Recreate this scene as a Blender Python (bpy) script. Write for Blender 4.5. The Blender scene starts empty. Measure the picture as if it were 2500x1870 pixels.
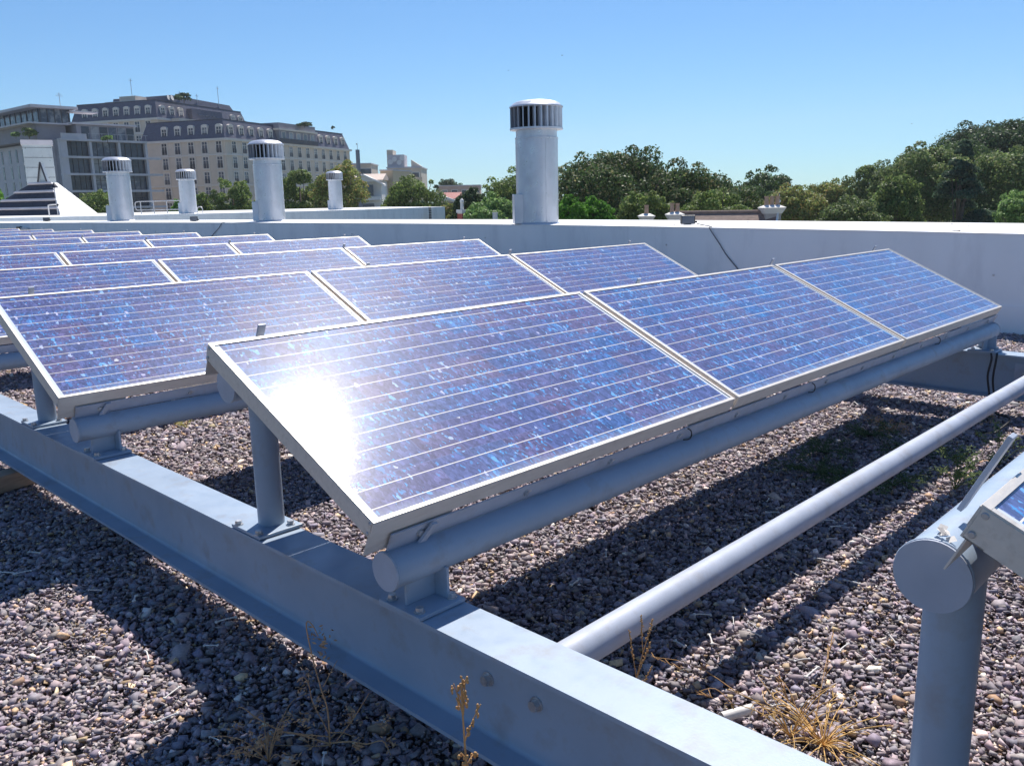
import bpy, bmesh, math, random
import numpy as np
from mathutils import Vector, Matrix, Euler
PI = math.pi
rad = math.radians
SC = bpy.context.scene
COL = SC.collection

# ------------------------------------------------------------------ camera
F_PX = 2091.57            # focal length in pixels of the 2500 px wide photograph
CAM_LOC = (-5.94738, -1.50052, 0.704634)
CAM_ROT = (1.3609473, 0.0200574, -0.8033484)
cam_d = bpy.data.cameras.new('camera')
cam = bpy.data.objects.new('camera', cam_d)
COL.objects.link(cam)
cam.location = CAM_LOC
cam.rotation_euler = CAM_ROT
cam_d.sensor_fit = 'HORIZONTAL'
cam_d.sensor_width = 36.0
cam_d.lens = 36.0 * F_PX / 2500.0
cam_d.clip_start = 0.05
cam_d.clip_end = 6000
SC.camera = cam

# ------------------------------------------------------------------ sky, sun, exposure
SUN_DIR = Vector((0.592, 0.350, 1.0)).normalized()
SUN_EL = math.asin(SUN_DIR.z)
SUN_AZ = math.atan2(SUN_DIR.x, SUN_DIR.y)      # clockwise from +Y
world = bpy.data.worlds.new('World')
SC.world = world
world.use_nodes = True
nt = world.node_tree
bg = nt.nodes['Background']
sky = nt.nodes.new('ShaderNodeTexSky')
sky.sky_type = 'NISHITA'
sky.sun_disc = False
sky.sun_elevation = SUN_EL
sky.sun_rotation = SUN_AZ
sky.altitude = 0
sky.air_density = 1.0
sky.dust_density = 0.0
sky.ozone_density = 6.0
tint = nt.nodes.new('ShaderNodeMix')
tint.data_type = 'RGBA'; tint.blend_type = 'MULTIPLY'; tint.inputs[0].default_value = 1.0
tint.inputs[7].default_value = (0.66, 0.98, 1.17, 1)      # bluer white balance of the air
nt.links.new(sky.outputs[0], tint.inputs[6])
nt.links.new(tint.outputs[2], bg.inputs[0])
bg.inputs[1].default_value = 0.076
sun_d = bpy.data.lights.new('sun', 'SUN')
sun_d.energy = 5.0
sun_d.angle = rad(0.5)
sun_d.color = (1.0, 0.955, 0.89)
sun = bpy.data.objects.new('sun', sun_d)
COL.objects.link(sun)
sun.location = (20, 12, 40)
sun.rotation_euler = SUN_DIR.to_track_quat('Z', 'Y').to_euler()
SC.view_settings.view_transform = 'Standard'
SC.view_settings.look = 'None'
SC.view_settings.exposure = 0.42
SC.view_settings.gamma = 1.0
SC.cycles.max_bounces = 6
SC.cycles.use_denoising = True

# ------------------------------------------------------------------ helpers
_M = Euler(CAM_ROT).to_matrix()
_C = Vector(CAM_LOC)
_fw = _M @ Vector((0, 0, -1))
_fh = Vector((_fw.x, _fw.y, 0)).normalized()
def ray(u, v):
    return _M @ Vector(((u - 1250) / F_PX, -(v - 935) / F_PX, -1.0))
def at(u, v, d):
    """point of the place seen at (u, v) of the photograph, d metres ahead"""
    r = ray(u, v)
    return _C + r * (d / r.dot(_fh))
def onz(u, v, z):
    r = ray(u, v)
    return _C + r * ((z - _C.z) / r.z)

def tag(o, label=None, cat=None, group=None, kind=None):
    if label: o['label'] = label
    if cat: o['category'] = cat
    if group: o['group'] = group
    if kind: o['kind'] = kind
    return o
def empty(name, loc=(0, 0, 0), rot=(0, 0, 0)):
    o = bpy.data.objects.new(name, None)
    COL.objects.link(o)
    o.location = loc
    o.rotation_euler = rot
    o.empty_display_size = 0.2
    return o
def copy_tree(o, parent=None):
    c = o.copy()
    COL.objects.link(c)
    if parent is not None:
        c.parent = parent
    for ch in list(o.children):
        copy_tree(ch, c)
    return c

class MB:
    """collects shapes into one mesh"""
    def __init__(self):
        self.v = []; self.f = []
    def add(self, vs, fs):
        n = len(self.v)
        self.v += [tuple(p) for p in vs]
        self.f += [tuple(i + n for i in f) for f in fs]
        return self
    def box(self, x0, x1, y0, y1, z0, z1):
        vs = [(x0, y0, z0), (x1, y0, z0), (x1, y1, z0), (x0, y1, z0), (x0, y0, z1), (x1, y0, z1), (x1, y1, z1), (x0, y1, z1)]
        return self.add(vs, [(0, 3, 2, 1), (4, 5, 6, 7), (0, 1, 5, 4), (1, 2, 6, 5), (2, 3, 7, 6), (3, 0, 4, 7)])
    def hexa(self, b, t):
        """eight-corner solid: four bottom points, four top points, same winding (ccw from above)"""
        return self.add(list(b) + list(t), [(0, 3, 2, 1), (4, 5, 6, 7), (0, 1, 5, 4), (1, 2, 6, 5), (2, 3, 7, 6), (3, 0, 4, 7)])
    def prism(self, pts, axis, a0, a1):
        """extrude a 2D outline along an axis ('x','y','z')"""
        def P(p, a):
            if axis == 'x': return (a, p[0], p[1])
            if axis == 'y': return (p[0], a, p[1])
            return (p[0], p[1], a)
        n = len(pts)
        vs = [P(p, a0) for p in pts] + [P(p, a1) for p in pts]
        fs = [tuple(range(n))[::-1], tuple(range(n, 2 * n))] + [(i, (i + 1) % n, n + (i + 1) % n, n + i) for i in range(n)]
        return self.add(vs, fs)
    def cyl(self, p0, p1, r0, r1=None, n=16, cap=True):
        r1 = r0 if r1 is None else r1
        p0 = Vector(p0); p1 = Vector(p1)
        d = (p1 - p0).normalized()
        a = d.orthogonal().normalized(); b = d.cross(a)
        vs = []
        for p, r in ((p0, r0), (p1, r1)):
            for i in range(n):
                t = 2 * PI * i / n
                vs.append(p + a * (r * math.cos(t)) + b * (r * math.sin(t)))
        fs = [(i, (i + 1) % n, n + (i + 1) % n, n + i) for i in range(n)]
        if cap:
            fs += [tuple(range(n))[::-1], tuple(range(n, 2 * n))]
        return self.add(vs, fs)
    def tube(self, pts, r, n=5, taper=1.0):
        pts = [Vector(p) for p in pts]
        vs = []; fs = []
        m = len(pts)
        for k, p in enumerate(pts):
            d = (pts[min(k + 1, m - 1)] - pts[max(k - 1, 0)])
            d = d.normalized() if d.length > 1e-9 else Vector((0, 0, 1))
            a = d.cross(Vector((0.31, 0.77, 0.55))).normalized(); b = d.cross(a)
            rr = r * (1 + (taper - 1) * k / max(1, m - 1))
            for i in range(n):
                t = 2 * PI * i / n
                vs.append(p + a * (rr * math.cos(t)) + b * (rr * math.sin(t)))
        for k in range(m - 1):
            for i in range(n):
                fs.append((k * n + i, k * n + (i + 1) % n, (k + 1) * n + (i + 1) % n, (k + 1) * n + i))
        fs += [tuple(range(n))[::-1], tuple(range((m - 1) * n, m * n))]
        return self.add(vs, fs)
    def lathe(self, prof, n=40, c=(0, 0)):
        """profile of (r, z) pairs from bottom to top around a vertical axis"""
        vs = []; fs = []
        for r, z in prof:
            for i in range(n):
                t = 2 * PI * i / n
                vs.append((c[0] + r * math.cos(t), c[1] + r * math.sin(t), z))
        m = len(prof)
        for k in range(m - 1):
            for i in range(n):
                fs.append((k * n + i, k * n + (i + 1) % n, (k + 1) * n + (i + 1) % n, (k + 1) * n + i))
        fs += [tuple(range(n))[::-1], tuple(range((m - 1) * n, m * n))]
        return self.add(vs, fs)
    def ball(self, c, r, seg=6, ring=4, sq=(1, 1, 1)):
        c = Vector(c); vs = [c + Vector((0, 0, -r * sq[2]))]
        for j in range(1, ring):
            ph = -PI / 2 + PI * j / ring
            for i in range(seg):
                t = 2 * PI * i / seg
                vs.append(c + Vector((r * sq[0] * math.cos(ph) * math.cos(t), r * sq[1] * math.cos(ph) * math.sin(t), r * sq[2] * math.sin(ph))))
        vs.append(c + Vector((0, 0, r * sq[2])))
        fs = [(0, 1 + (i + 1) % seg, 1 + i) for i in range(seg)]
        for j in range(ring - 2):
            for i in range(seg):
                fs.append((1 + j * seg + i, 1 + j * seg + (i + 1) % seg, 1 + (j + 1) * seg + (i + 1) % seg, 1 + (j + 1) * seg + i))
        L = len(vs) - 1; o = 1 + (ring - 2) * seg
        fs += [(L, o + i, o + (i + 1) % seg) for i in range(seg)]
        return self.add(vs, fs)
    def hexbolt(self, p, axis, r, h, n=6):
        p = Vector(p); a = Vector(axis).normalized()
        self.cyl(p, p + a * h * .22, r * 1.35, n=14)
        self.cyl(p + a * h * .22, p + a * h, r, n=n)
        return self
    def build(self, name, mat, parent=None, smooth=False, bevel=0, loc=None, rot=None, auto=None):
        me = bpy.data.meshes.new(name)
        me.from_pydata(self.v, [], self.f)
        if bevel:
            bm = bmesh.new(); bm.from_mesh(me)
            es = [e for e in bm.edges if len(e.link_faces) == 2 and e.calc_face_angle(0) > 0.6]
            bmesh.ops.bevel(bm, geom=es, offset=bevel, segments=2, affect='EDGES', profile=0.5)
            bm.to_mesh(me); bm.free()
        me.materials.append(mat)
        if smooth or auto:
            me.polygons.foreach_set('use_smooth', [True] * len(me.polygons))
            if auto:
                bm = bmesh.new(); bm.from_mesh(me)
                for e in bm.edges:
                    if len(e.link_faces) == 2 and e.calc_face_angle(0) > auto:
                        e.smooth = False
                bm.to_mesh(me); bm.free()
        me.update()
        o = bpy.data.objects.new(name, me)
        COL.objects.link(o)
        if parent is not None: o.parent = parent
        if loc is not None: o.location = loc
        if rot is not None: o.rotation_euler = rot
        return o

# ------------------------------------------------------------------ materials
class NT:
    def __init__(self, name):
        self.m = bpy.data.materials.new(name)
        self.m.use_nodes = True
        self.t = self.m.node_tree
        self.p = self.t.nodes['Principled BSDF']
    def n(self, typ, **kw):
        nd = self.t.nodes.new(typ)
        for k, v in kw.items():
            setattr(nd, k, v)
        return nd
    def l(self, a, b):
        self.t.links.new(a, b)
    def val(self, x):
        return x
    def math(self, op, a, b=None, c=None, clamp=False):
        nd = self.n('ShaderNodeMath', operation=op)
        nd.use_clamp = clamp
        for i, x in enumerate((a, b, c)):
            if x is None: continue
            if isinstance(x, (int, float)): nd.inputs[i].default_value = x
            else: self.l(x, nd.inputs[i])
        return nd.outputs[0]
    def mix(self, f, a, b, mode='MIX'):
        nd = self.n('ShaderNodeMix', data_type='RGBA', blend_type=mode)
        for s, x in ((nd.inputs[0], f), (nd.inputs[6], a), (nd.inputs[7], b)):
            if isinstance(x, (int, float)): s.default_value = x
            elif isinstance(x, tuple): s.default_value = (*x[:3], 1)
            else: self.l(x, s)
        return nd.outputs[2]
    def ramp(self, x, stops, interp='LINEAR'):
        nd = self.n('ShaderNodeValToRGB')
        cr = nd.color_ramp; cr.interpolation = interp
        while len(cr.elements) < len(stops): cr.elements.new(0.5)
        for e, (p, c) in zip(cr.elements, stops):
            e.position = p
            e.color = (*c, 1) if isinstance(c, tuple) else (c, c, c, 1)
        self.l(x, nd.inputs[0])
        return nd.outputs[0]
    def noise(self, co, scale, detail=4, rough=.55, dist=0):
        nd = self.n('ShaderNodeTexNoise')
        nd.inputs['Scale'].default_value = scale
        nd.inputs['Detail'].default_value = detail
        nd.inputs['Roughness'].default_value = rough
        nd.inputs['Distortion'].default_value = dist
        if co is not None: self.l(co, nd.inputs['Vector'])
        return nd.outputs['Fac']

def surf(name, col, rough=.6, metal=0, var=.12, scale=6, dirt=None, dirt_amt=.3, dirt_scale=3, bump=0, bscale=80, spec=.5, coord='Object', stretch=None, col2=None):
    """painted or bare surface: base colour with soft tonal variation, optional dirt of its own shape, fine bump"""
    k = NT(name)
    tc = k.n('ShaderNodeTexCoord')
    co = tc.outputs[coord]
    if stretch:
        mp = k.n('ShaderNodeMapping'); mp.inputs['Scale'].default_value = stretch
        k.l(co, mp.inputs[0]); co = mp.outputs[0]
    nz = k.noise(co, scale, 5)
    lo = tuple(max(0, c * (1 - var)) for c in col)
    hi = col2 if col2 else tuple(min(1, c * (1 + var)) for c in col)
    c = k.ramp(nz, [(.3, lo), (.7, hi)])
    if dirt:
        d = k.noise(co, dirt_scale, 6, .65)
        f = k.math('MULTIPLY', k.ramp(d, [(.52, 0.0), (.68, 1.0)]), dirt_amt)
        c = k.mix(f, c, dirt)
    k.l(c, k.p.inputs['Base Color'])
    rv = k.noise(co, scale * 2.3 + 2, 4, .6)
    k.l(k.ramp(rv, [(.3, max(.05, rough - .10)), (.7, min(1, rough + .12))]), k.p.inputs['Roughness'])
    k.p.inputs['Metallic'].default_value = metal
    k.p.inputs['Specular IOR Level'].default_value = spec
    if bump:
        b = k.n('ShaderNodeBump'); b.inputs['Strength'].default_value = bump; b.inputs['Distance'].default_value = .002
        k.l(k.noise(co, bscale, 3), b.inputs['Height']); k.l(b.outputs[0], k.p.inputs['Normal'])
    return k.m

M = {}
M['paint'] = surf('blue_grey_paint', (.315, .39, .49), .42, 0, .09, 4, (.25, .23, .22), .5, 8, .12, 160)
M['paint_cap'] = surf('lilac_grey_paint', (.41, .445, .53), .5, 0, .08, 9, (.33, .30, .29), .4, 12, .1, 160)
M['galv'] = surf('galvanised_bolt', (.52, .52, .53), .38, .7, .2, 60)
M['alu'] = surf('weathered_aluminium', (.70, .645, .585), .42, .25, .05, 9, (.34, .25, .17), .22, 11, .06, 240, stretch=(1, 6, 6))
M['white_wall'] = surf('white_roof_membrane', (.86, .885, .90), .55, 0, .035, 1.2, (.55, .57, .60), .35, 1.3, .2, 14, stretch=(1.6, 1.6, .5))
M['white_top'] = surf('white_roof_coating', (.84, .83, .82), .55, 0, .03, 2.0, (.56, .52, .48), .45, 4.0, .15, 40)
M['silver'] = surf('silver_vent_sheet', (.62, .63, .68), .36, .55, .06, 3, (.50, .50, .53), .4, 4, .05, 60)
M['vane'] = surf('vent_vane', (.66, .67, .71), .42, .35, .1, 6)
M['dark'] = surf('painted_shade', (.012, .012, .014), .8, 0, .1)  # near-black: the shade inside the vent cap put into the colour
M['black'] = surf('black_plastic', (.009, .009, .010), .4, 0, .1)
M['cable'] = surf('black_cable', (.03, .028, .028), .6, 0, .2)
M['grey_cable'] = surf('grey_cable', (.16, .16, .17), .6, 0, .2)
M['bone'] = surf('bleached_bone', (.70, .66, .62), .6, 0, .12, 60)
M['wood'] = surf('weathered_plank', (.34, .25, .18), .8, 0, .25, 12, stretch=(1, 8, 8))
M['straw'] = surf('dry_straw', (.62, .38, .13), .7, 0, .3, 40)
M['drybrown'] = surf('dry_brown_stem', (.55, .31, .16), .8, 0, .3, 40)
M['golden'] = surf('dry_golden_stem', (.55, .31, .12), .7, 0, .25, 60)
M['greenweed'] = surf('green_weed', (.12, .17, .045), .7, 0, .35, 40)
M['darkweed'] = surf('low_weed', (.07, .11, .035), .7, 0, .4, 30)
M['yellowweed'] = surf('yellow_weed', (.40, .36, .06), .7, 0, .3, 40)
M['cream'] = surf('cream_stone_render', (.72, .60, .475), .8, 0, .08, .25, (.58, .48, .385), .4, .4)
M['cream_trim'] = surf('pale_stone_trim', (.78, .70, .61), .8, 0, .06, .6)
M['slate'] = surf('dark_slate_roof', (.095, .095, .135), .6, 0, .25, 1.5, stretch=(1, 1, 4))
M['slate_lit'] = M['slate']
M['concrete'] = surf('grey_concrete', (.56, .535, .56), .8, 0, .1, .5, (.44, .42, .44), .4, .8)
M['concrete_dark'] = surf('dark_grey_render', (.27, .265, .30), .8, 0, .12, .5)
M['beige'] = surf('beige_render', (.62, .53, .43), .8, 0, .08, .5)
M['pink'] = surf('pinkish_brick', (.52, .38, .32), .8, 0, .12, 1.0)
M['white_render'] = surf('white_render', (.74, .71, .68), .7, 0, .05, .6)
M['redroof'] = surf('red_roof', (.30, .07, .055), .7, 0, .15, 1.5)
M['pinkroof'] = surf('pale_pink_roof', (.56, .45, .38), .8, 0, .08, 1)
M['steel_panel'] = surf('pale_steel_panel', (.50, .53, .53), .35, .35, .12, .8, (.38, .42, .44), .5, 1.5)
M['dark_metal'] = surf('dark_rail_metal', (.05, .05, .06), .5, .3, .1)
M['louvre'] = surf('dark_louvre', (.028, .030, .044), .55, 0, .2, 2)
M['rail'] = surf('galvanised_rail', (.45, .46, .48), .45, .5, .1)
M['tile'] = surf('brown_roof_tile', (.24, .17, .14), .85, 0, .25, 4, stretch=(1, 4, 1))
M['terracotta'] = surf('terracotta_pot', (.48, .31, .22), .8, 0, .15, 6)
M['chimney'] = surf('beige_chimney', (.47, .41, .37), .85, 0, .08, 3)
M['bark'] = surf('grey_bark', (.16, .12, .09), .9, 0, .3, 6)
M['city'] = surf('city_ground', (.12, .125, .09), .95, 0, .3, .05)
M['hillside'] = surf('dry_hillside', (.22, .19, .115), .95, 0, .3, .02, (.10, .11, .05), .7, .03)

def glass_dark(name, col, rough=.12):
    k = NT(name)
    tc = k.n('ShaderNodeTexCoord'); oi = k.n('ShaderNodeObjectInfo')
    nz = k.noise(tc.outputs['Object'], .9, 2)
    f = k.math('ADD', k.math('MULTIPLY', nz, .5), k.math('MULTIPLY', oi.outputs['Random'], .5))
    k.l(k.ramp(f, [(.25, tuple(c * .6 for c in col)), (.62, tuple(c * 2.0 for c in col)), (.72, (.30, .30, .31))]), k.p.inputs['Base Color'])
    k.p.inputs['Roughness'].default_value = rough
    return k.m
M['pane'] = glass_dark('window_glass', (.05, .06, .075))
M['pane_blue'] = glass_dark('blue_window_glass', (.03, .04, .06))

def leafmat(name, trans=.42):
    k = NT(name)
    a = k.n('ShaderNodeAttribute', attribute_name='tint')
    k.l(a.outputs['Color'], k.p.inputs['Base Color'])
    k.p.inputs['Roughness'].default_value = .5
    k.p.inputs['Specular IOR Level'].default_value = .18
    tr = k.n('ShaderNodeBsdfTranslucent'); k.l(a.outputs['Color'], tr.inputs[0])
    mx = k.n('ShaderNodeMixShader'); mx.inputs[0].default_value = trans
    k.l(k.p.outputs[0], mx.inputs[1]); k.l(tr.outputs[0], mx.inputs[2])
    k.l(mx.outputs[0], k.t.nodes['Material Output'].inputs[0])
    return k.m
M['leaf'] = leafmat('foliage')

def stonemat():
    k = NT('crushed_slate')
    a = k.n('ShaderNodeAttribute', attribute_name='tint')
    tc = k.n('ShaderNodeTexCoord')
    nz = k.noise(tc.outputs['Object'], 130, 4, .6)
    c = k.mix(1.0, a.outputs['Color'], k.ramp(nz, [(.25, .72), (.75, 1.2)]), 'MULTIPLY')
    k.l(c, k.p.inputs['Base Color'])
    k.p.inputs['Roughness'].default_value = .72
    k.p.inputs['Specular IOR Level'].default_value = .4
    return k.m
M['stone'] = stonemat()
def gravelbase():
    k = NT('gravel_bed')
    tc = k.n('ShaderNodeTexCoord')
    v = k.n('ShaderNodeTexVoronoi'); v.inputs['Scale'].default_value = 38
    k.l(tc.outputs['Object'], v.inputs['Vector'])
    sep = k.n('ShaderNodeSeparateColor'); k.l(v.outputs['Color'], sep.inputs[0])
    k.l(k.ramp(sep.outputs[0], [(.0, (.05, .045, .05)), (.7, (.13, .115, .12)), (1, (.2, .16, .12))]), k.p.inputs['Base Color'])
    k.p.inputs['Roughness'].default_value = .85
    b = k.n('ShaderNodeBump'); b.inputs['Strength'].default_value = 1; b.inputs['Distance'].default_value = .02; b.invert = True
    k.l(v.outputs['Distance'], b.inputs['Height']); k.l(b.outputs[0], k.p.inputs['Normal'])
    return k.m
M['gravel_bed'] = gravelbase()

PW, PL, GAP, TILT, ROWS = 1.593, 0.79, 0.0277, 0.4420496, 1.9793873
def cellmat():
    """polycrystalline cells under glass: 12 x 6 cells, two busbars each, grains and bright crystal flakes"""
    k = NT('solar_cells')
    tc = k.n('ShaderNodeTexCoord'); oi = k.n('ShaderNodeObjectInfo')
    sp = k.n('ShaderNodeSeparateXYZ'); k.l(tc.outputs['Object'], sp.inputs[0])
    pitch = .1285
    cx = k.math('DIVIDE', k.math('SUBTRACT', sp.outputs[0], .0255), pitch)
    cy = k.math('DIVIDE', k.math('SUBTRACT', sp.outputs[1], .0095), pitch)
    ix = k.math('FLOOR', cx); iy = k.math('FLOOR', cy)
    fx = k.math('FRACT', cx); fy = k.math('FRACT', cy)
    inx = k.math('MULTIPLY', k.math('GREATER_THAN', cx, 0), k.math('LESS_THAN', cx, 12))
    iny = k.math('MULTIPLY', k.math('GREATER_THAN', cy, 0), k.math('LESS_THAN', cy, 6))
    inside = k.math('MULTIPLY', inx, iny)
    gx = k.math('LESS_THAN', k.math('ABSOLUTE', k.math('SUBTRACT', fx, .5)), .4925)
    gy = k.math('LESS_THAN', k.math('ABSOLUTE', k.math('SUBTRACT', fy, .5)), .4925)
    cell = k.math('MULTIPLY', gx, gy)
    bus = k.math('LESS_THAN', k.math('ABSOLUTE', k.math('SUBTRACT', k.math('FRACT', k.math('MULTIPLY', cy, 2)), .5)), .021)
    bus = k.math('MULTIPLY', bus, inside)
    orand = k.math('MULTIPLY', oi.outputs['Random'], 57.0)
    cv = k.n('ShaderNodeCombineXYZ'); k.l(ix, cv.inputs[0]); k.l(iy, cv.inputs[1]); k.l(orand, cv.inputs[2])
    wn = k.n('ShaderNodeTexWhiteNoise', noise_dimensions='3D'); k.l(cv.outputs[0], wn.inputs['Vector'])
    base = k.ramp(wn.outputs['Value'], [(0, (.102, .104, .240)), (.3, (.082, .116, .28)), (.6, (.126, .108, .225)), (.8, (.090, .112, .255)), (1, (.066, .130, .32))])
    # crystal grains in object space, shifted per panel and per cell
    pv = k.n('ShaderNodeCombineXYZ')
    k.l(k.math('ADD', sp.outputs[0], k.math('MULTIPLY', wn.outputs['Value'], 3.0)), pv.inputs[0])
    k.l(sp.outputs[1], pv.inputs[1]); k.l(orand, pv.inputs[2])
    nzd = k.n('ShaderNodeTexNoise'); nzd.inputs['Scale'].default_value = 45; nzd.inputs['Detail'].default_value = 2
    k.l(pv.outputs[0], nzd.inputs['Vector'])
    off = k.n('ShaderNodeVectorMath', operation='SCALE'); off.inputs['Scale'].default_value = .02
    k.l(nzd.outputs['Color'], off.inputs[0])
    ad = k.n('ShaderNodeVectorMath', operation='ADD'); k.l(pv.outputs[0], ad.inputs[0]); k.l(off.outputs[0], ad.inputs[1])
    def vor(scale, stretch):
        mp = k.n('ShaderNodeMapping'); mp.inputs['Scale'].default_value = stretch; mp.inputs['Rotation'].default_value = (0, 0, .5)
        k.l(ad.outputs[0], mp.inputs[0])
        v = k.n('ShaderNodeTexVoronoi'); v.inputs['Scale'].default_value = scale
        k.l(mp.outputs[0], v.inputs['Vector'])
        s = k.n('ShaderNodeSeparateColor'); k.l(v.outputs['Color'], s.inputs[0])
        return s.outputs
    g1 = vor(95, (1, .5, 1)); g2 = vor(185, (1.0, .45, 1)); g3 = vor(58, (1, .40, 1))
    c = k.mix(1.0, base, k.ramp(g1[0], [(0, .72), (.6, 1.0), (1, 1.35)]), 'MULTIPLY')
    c = k.mix(1.0, c, k.ramp(g2[0], [(0, .8), (1, 1.25)]), 'MULTIPLY')
    patch = k.noise(pv.outputs[0], 7, 3, .6)
    pm = k.math('MULTIPLY', k.ramp(patch, [(.42, 0.0), (.68, 1.0)]), k.math('ADD', .45, k.math('MULTIPLY', k.math('FRACT', k.math('MULTIPLY', oi.outputs['Random'], 7.31)), .6)))
    thr1 = k.math('SUBTRACT', 1.0, k.math('ADD', .02, k.math('MULTIPLY', pm, .19)))
    fl1 = k.math('GREATER_THAN', g2[1], thr1)
    thr2 = k.math('SUBTRACT', .995, k.math('MULTIPLY', pm, .09))
    fl2 = k.math('GREATER_THAN', g1[2], thr2)
    fl3 = k.math('GREATER_THAN', g3[1], k.math('SUBTRACT', .995, k.math('MULTIPLY', pm, .08)))
    c = k.mix(k.math('MULTIPLY', fl3, .55), c, (.075, .27, .62))
    c = k.mix(k.math('MULTIPLY', fl1, k.math('ADD', .35, k.math('MULTIPLY', g2[2], .5))), c, (.085, .38, .80))
    c = k.mix(k.math('MULTIPLY', fl2, .75), c, k.ramp(g1[1], [(.2, (.16, .46, .85)), (.7, (.40, .62, .90)), (.95, (.62, .60, .85))]))
    c = k.mix(cell, (.14, .16, .33), c)
    c = k.mix(inside, (.66, .70, .74), c)
    # dust settled along the lower edge of the glass
    du = k.n('ShaderNodeMapRange'); du.inputs['From Min'].default_value = .045; du.inputs['From Max'].default_value = .008
    k.l(sp.outputs[1], du.inputs['Value'])
    dn = k.noise(tc.outputs['Object'], 14, 4, .6)
    c = k.mix(k.math('MULTIPLY', k.math('MULTIPLY', du.outputs[0], dn), .9), c, (.42, .46, .56))
    soil = k.noise(tc.outputs['Object'], 3.2, 6, .65)
    c = k.mix(k.math('MULTIPLY', k.ramp(soil, [(.45, 0.0), (.75, 1.0)]), .12), c, (.42, .44, .50))
    c = k.mix(bus, c, (.84, .78, .70))
    # bird droppings and dust specks
    dr = k.n('ShaderNodeTexVoronoi'); dr.inputs['Scale'].default_value = 9; k.l(ad.outputs[0], dr.inputs['Vector'])
    ds = k.n('ShaderNodeSeparateColor'); k.l(dr.outputs['Color'], ds.inputs[0])
    drop = k.math('MULTIPLY', k.math('LESS_THAN', dr.outputs['Distance'], k.math('MULTIPLY', ds.outputs[1], .12)), k.math('GREATER_THAN', ds.outputs[0], .95))
    c = k.mix(k.math('MULTIPLY', drop, .8), c, (.72, .73, .74))
    k.l(c, k.p.inputs['Base Color'])
    k.p.inputs['Roughness'].default_value = .32
    k.p.inputs['Specular IOR Level'].default_value = .045
    k.p.inputs['Coat Weight'].default_value = 1.0
    k.p.inputs['Coat IOR'].default_value = 1.45
    rn = k.noise(tc.outputs['Object'], 260, 3, .7)
    k.l(k.ramp(rn, [(.3, .052), (.7, .104)]), k.p.inputs['Coat Roughness'])
    b = k.n('ShaderNodeBump'); b.inputs['Strength'].default_value = .25; b.inputs['Distance'].default_value = .0004
    k.l(rn, b.inputs['Height']); k.l(b.outputs[0], k.p.inputs['Coat Normal'])
    return k.m
M['cells'] = cellmat()

# ------------------------------------------------------------------ the setting: ground, hill, roof deck
ZG = -10.5          # street level below the roof
ZR = -0.635         # top of the gravel
g = MB(); g.add([(-1500, -1500, ZG), (1500, -1500, ZG), (1500, 1500, ZG), (-1500, 1500, ZG)], [(0, 1, 2, 3)])
tag(g.build('ground', M['city']), 'flat city ground far below the roof, between buildings and trees', 'ground', kind='structure')

def make_hill():
    mb = MB()
    c = at(-260, 500, 760); n = 40; m = 14; R0 = 330; H = 125
    rng = random.Random(5)
    vs = []; fs = []
    for j in range(m + 1):
        for i in range(n):
            t = 2 * PI * i / n; q = j / m
            r = R0 * (1 - q)
            h = H * (q ** .9) * (1 + .10 * math.sin(3 * t + 4 * q) * (1 - q)) + rng.uniform(-2, 2) * (0 < j < m)
            vs.append((c.x + r * math.cos(t), c.y + r * math.sin(t), ZG - .5 + h))
    for j in range(m):
        for i in range(n):
            fs.append((j * n + i, j * n + (i + 1) % n, (j + 1) * n + (i + 1) % n, (j + 1) * n + i))
    mb.add(vs, fs)
    tag(mb.build('hill', M['hillside'], smooth=True), 'dry brown hillside far off at the left edge of the sky', 'hill', kind='structure')
make_hill()

# inner edge of the bowed white parapet, found along the deck
WALL = [(1.9, -5.0), (2.55, -2.6), (3.26, .71), (3.56, 1.75), (3.83, 2.96), (4.18, 4.7), (4.50, 6.45), (4.74, 8.4), (4.93, 10.6), (4.99, 12.6), (4.97, 14.9), (4.84, 19.5), (4.35, 24.8), (3.55, 30.2), (2.3, 36), (.6, 42)]
WZ = 0.30
def smooth_path(pts, k=6):
    out = []
    P = [Vector(p) for p in pts]
    for i in range(len(P) - 1):
        p0 = P[max(i - 1, 0)]; p1 = P[i]; p2 = P[i + 1]; p3 = P[min(i + 2, len(P) - 1)]
        for s in range(k):
            t = s / k
            out.append(.5 * ((2 * p1) + (p2 - p0) * t + (2 * p0 - 5 * p1 + 4 * p2 - p3) * t * t + (3 * p1 - p0 - 3 * p2 + p3) * t ** 3))
    out.append(P[-1])
    return out
WP = smooth_path(WALL)
def offset_path(P, d):
    out = []
    for i, p in enumerate(P):
        t = (P[min(i + 1, len(P) - 1)] - P[max(i - 1, 0)]).normalized()
        out.append(p + Vector((t.y, -t.x)) * d)      # towards +x, away from the panels
    return out
def strip_solid(P, Q, z0, z1):
    """solid wall between two plan paths"""
    mb = MB(); n = len(P)
    vs = [(p.x, p.y, z0) for p in P] + [(p.x, p.y, z1) for p in P] + [(q.x, q.y, z1) for q in Q] + [(q.x, q.y, z0) for q in Q]
    fs = []
    for i in range(n - 1):
        for a, b in ((0, 1), (1, 2), (2, 3), (3, 0)):
            fs.append((a * n + i, b * n + i, b * n + i + 1, a * n + i + 1))
    fs += [(0, 3 * n, 2 * n, n), (n - 1, 2 * n - 1, 3 * n - 1, 4 * n - 1)]
    mb.add(vs, fs)
    return mb

# roof deck: a slab with the gravel bed on top
deck = MB()
edge = [(p.x, p.y) for p in offset_path(WP, .2)]
deck.prism([(-16, -5.0)] + edge + [(-16, 42)], 'z', ZR - .5, ZR - .040)
tag(deck.build('roof_deck', M['gravel_bed']), 'flat roof deck covered with dark crushed stone', 'roof', kind='structure')

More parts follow.
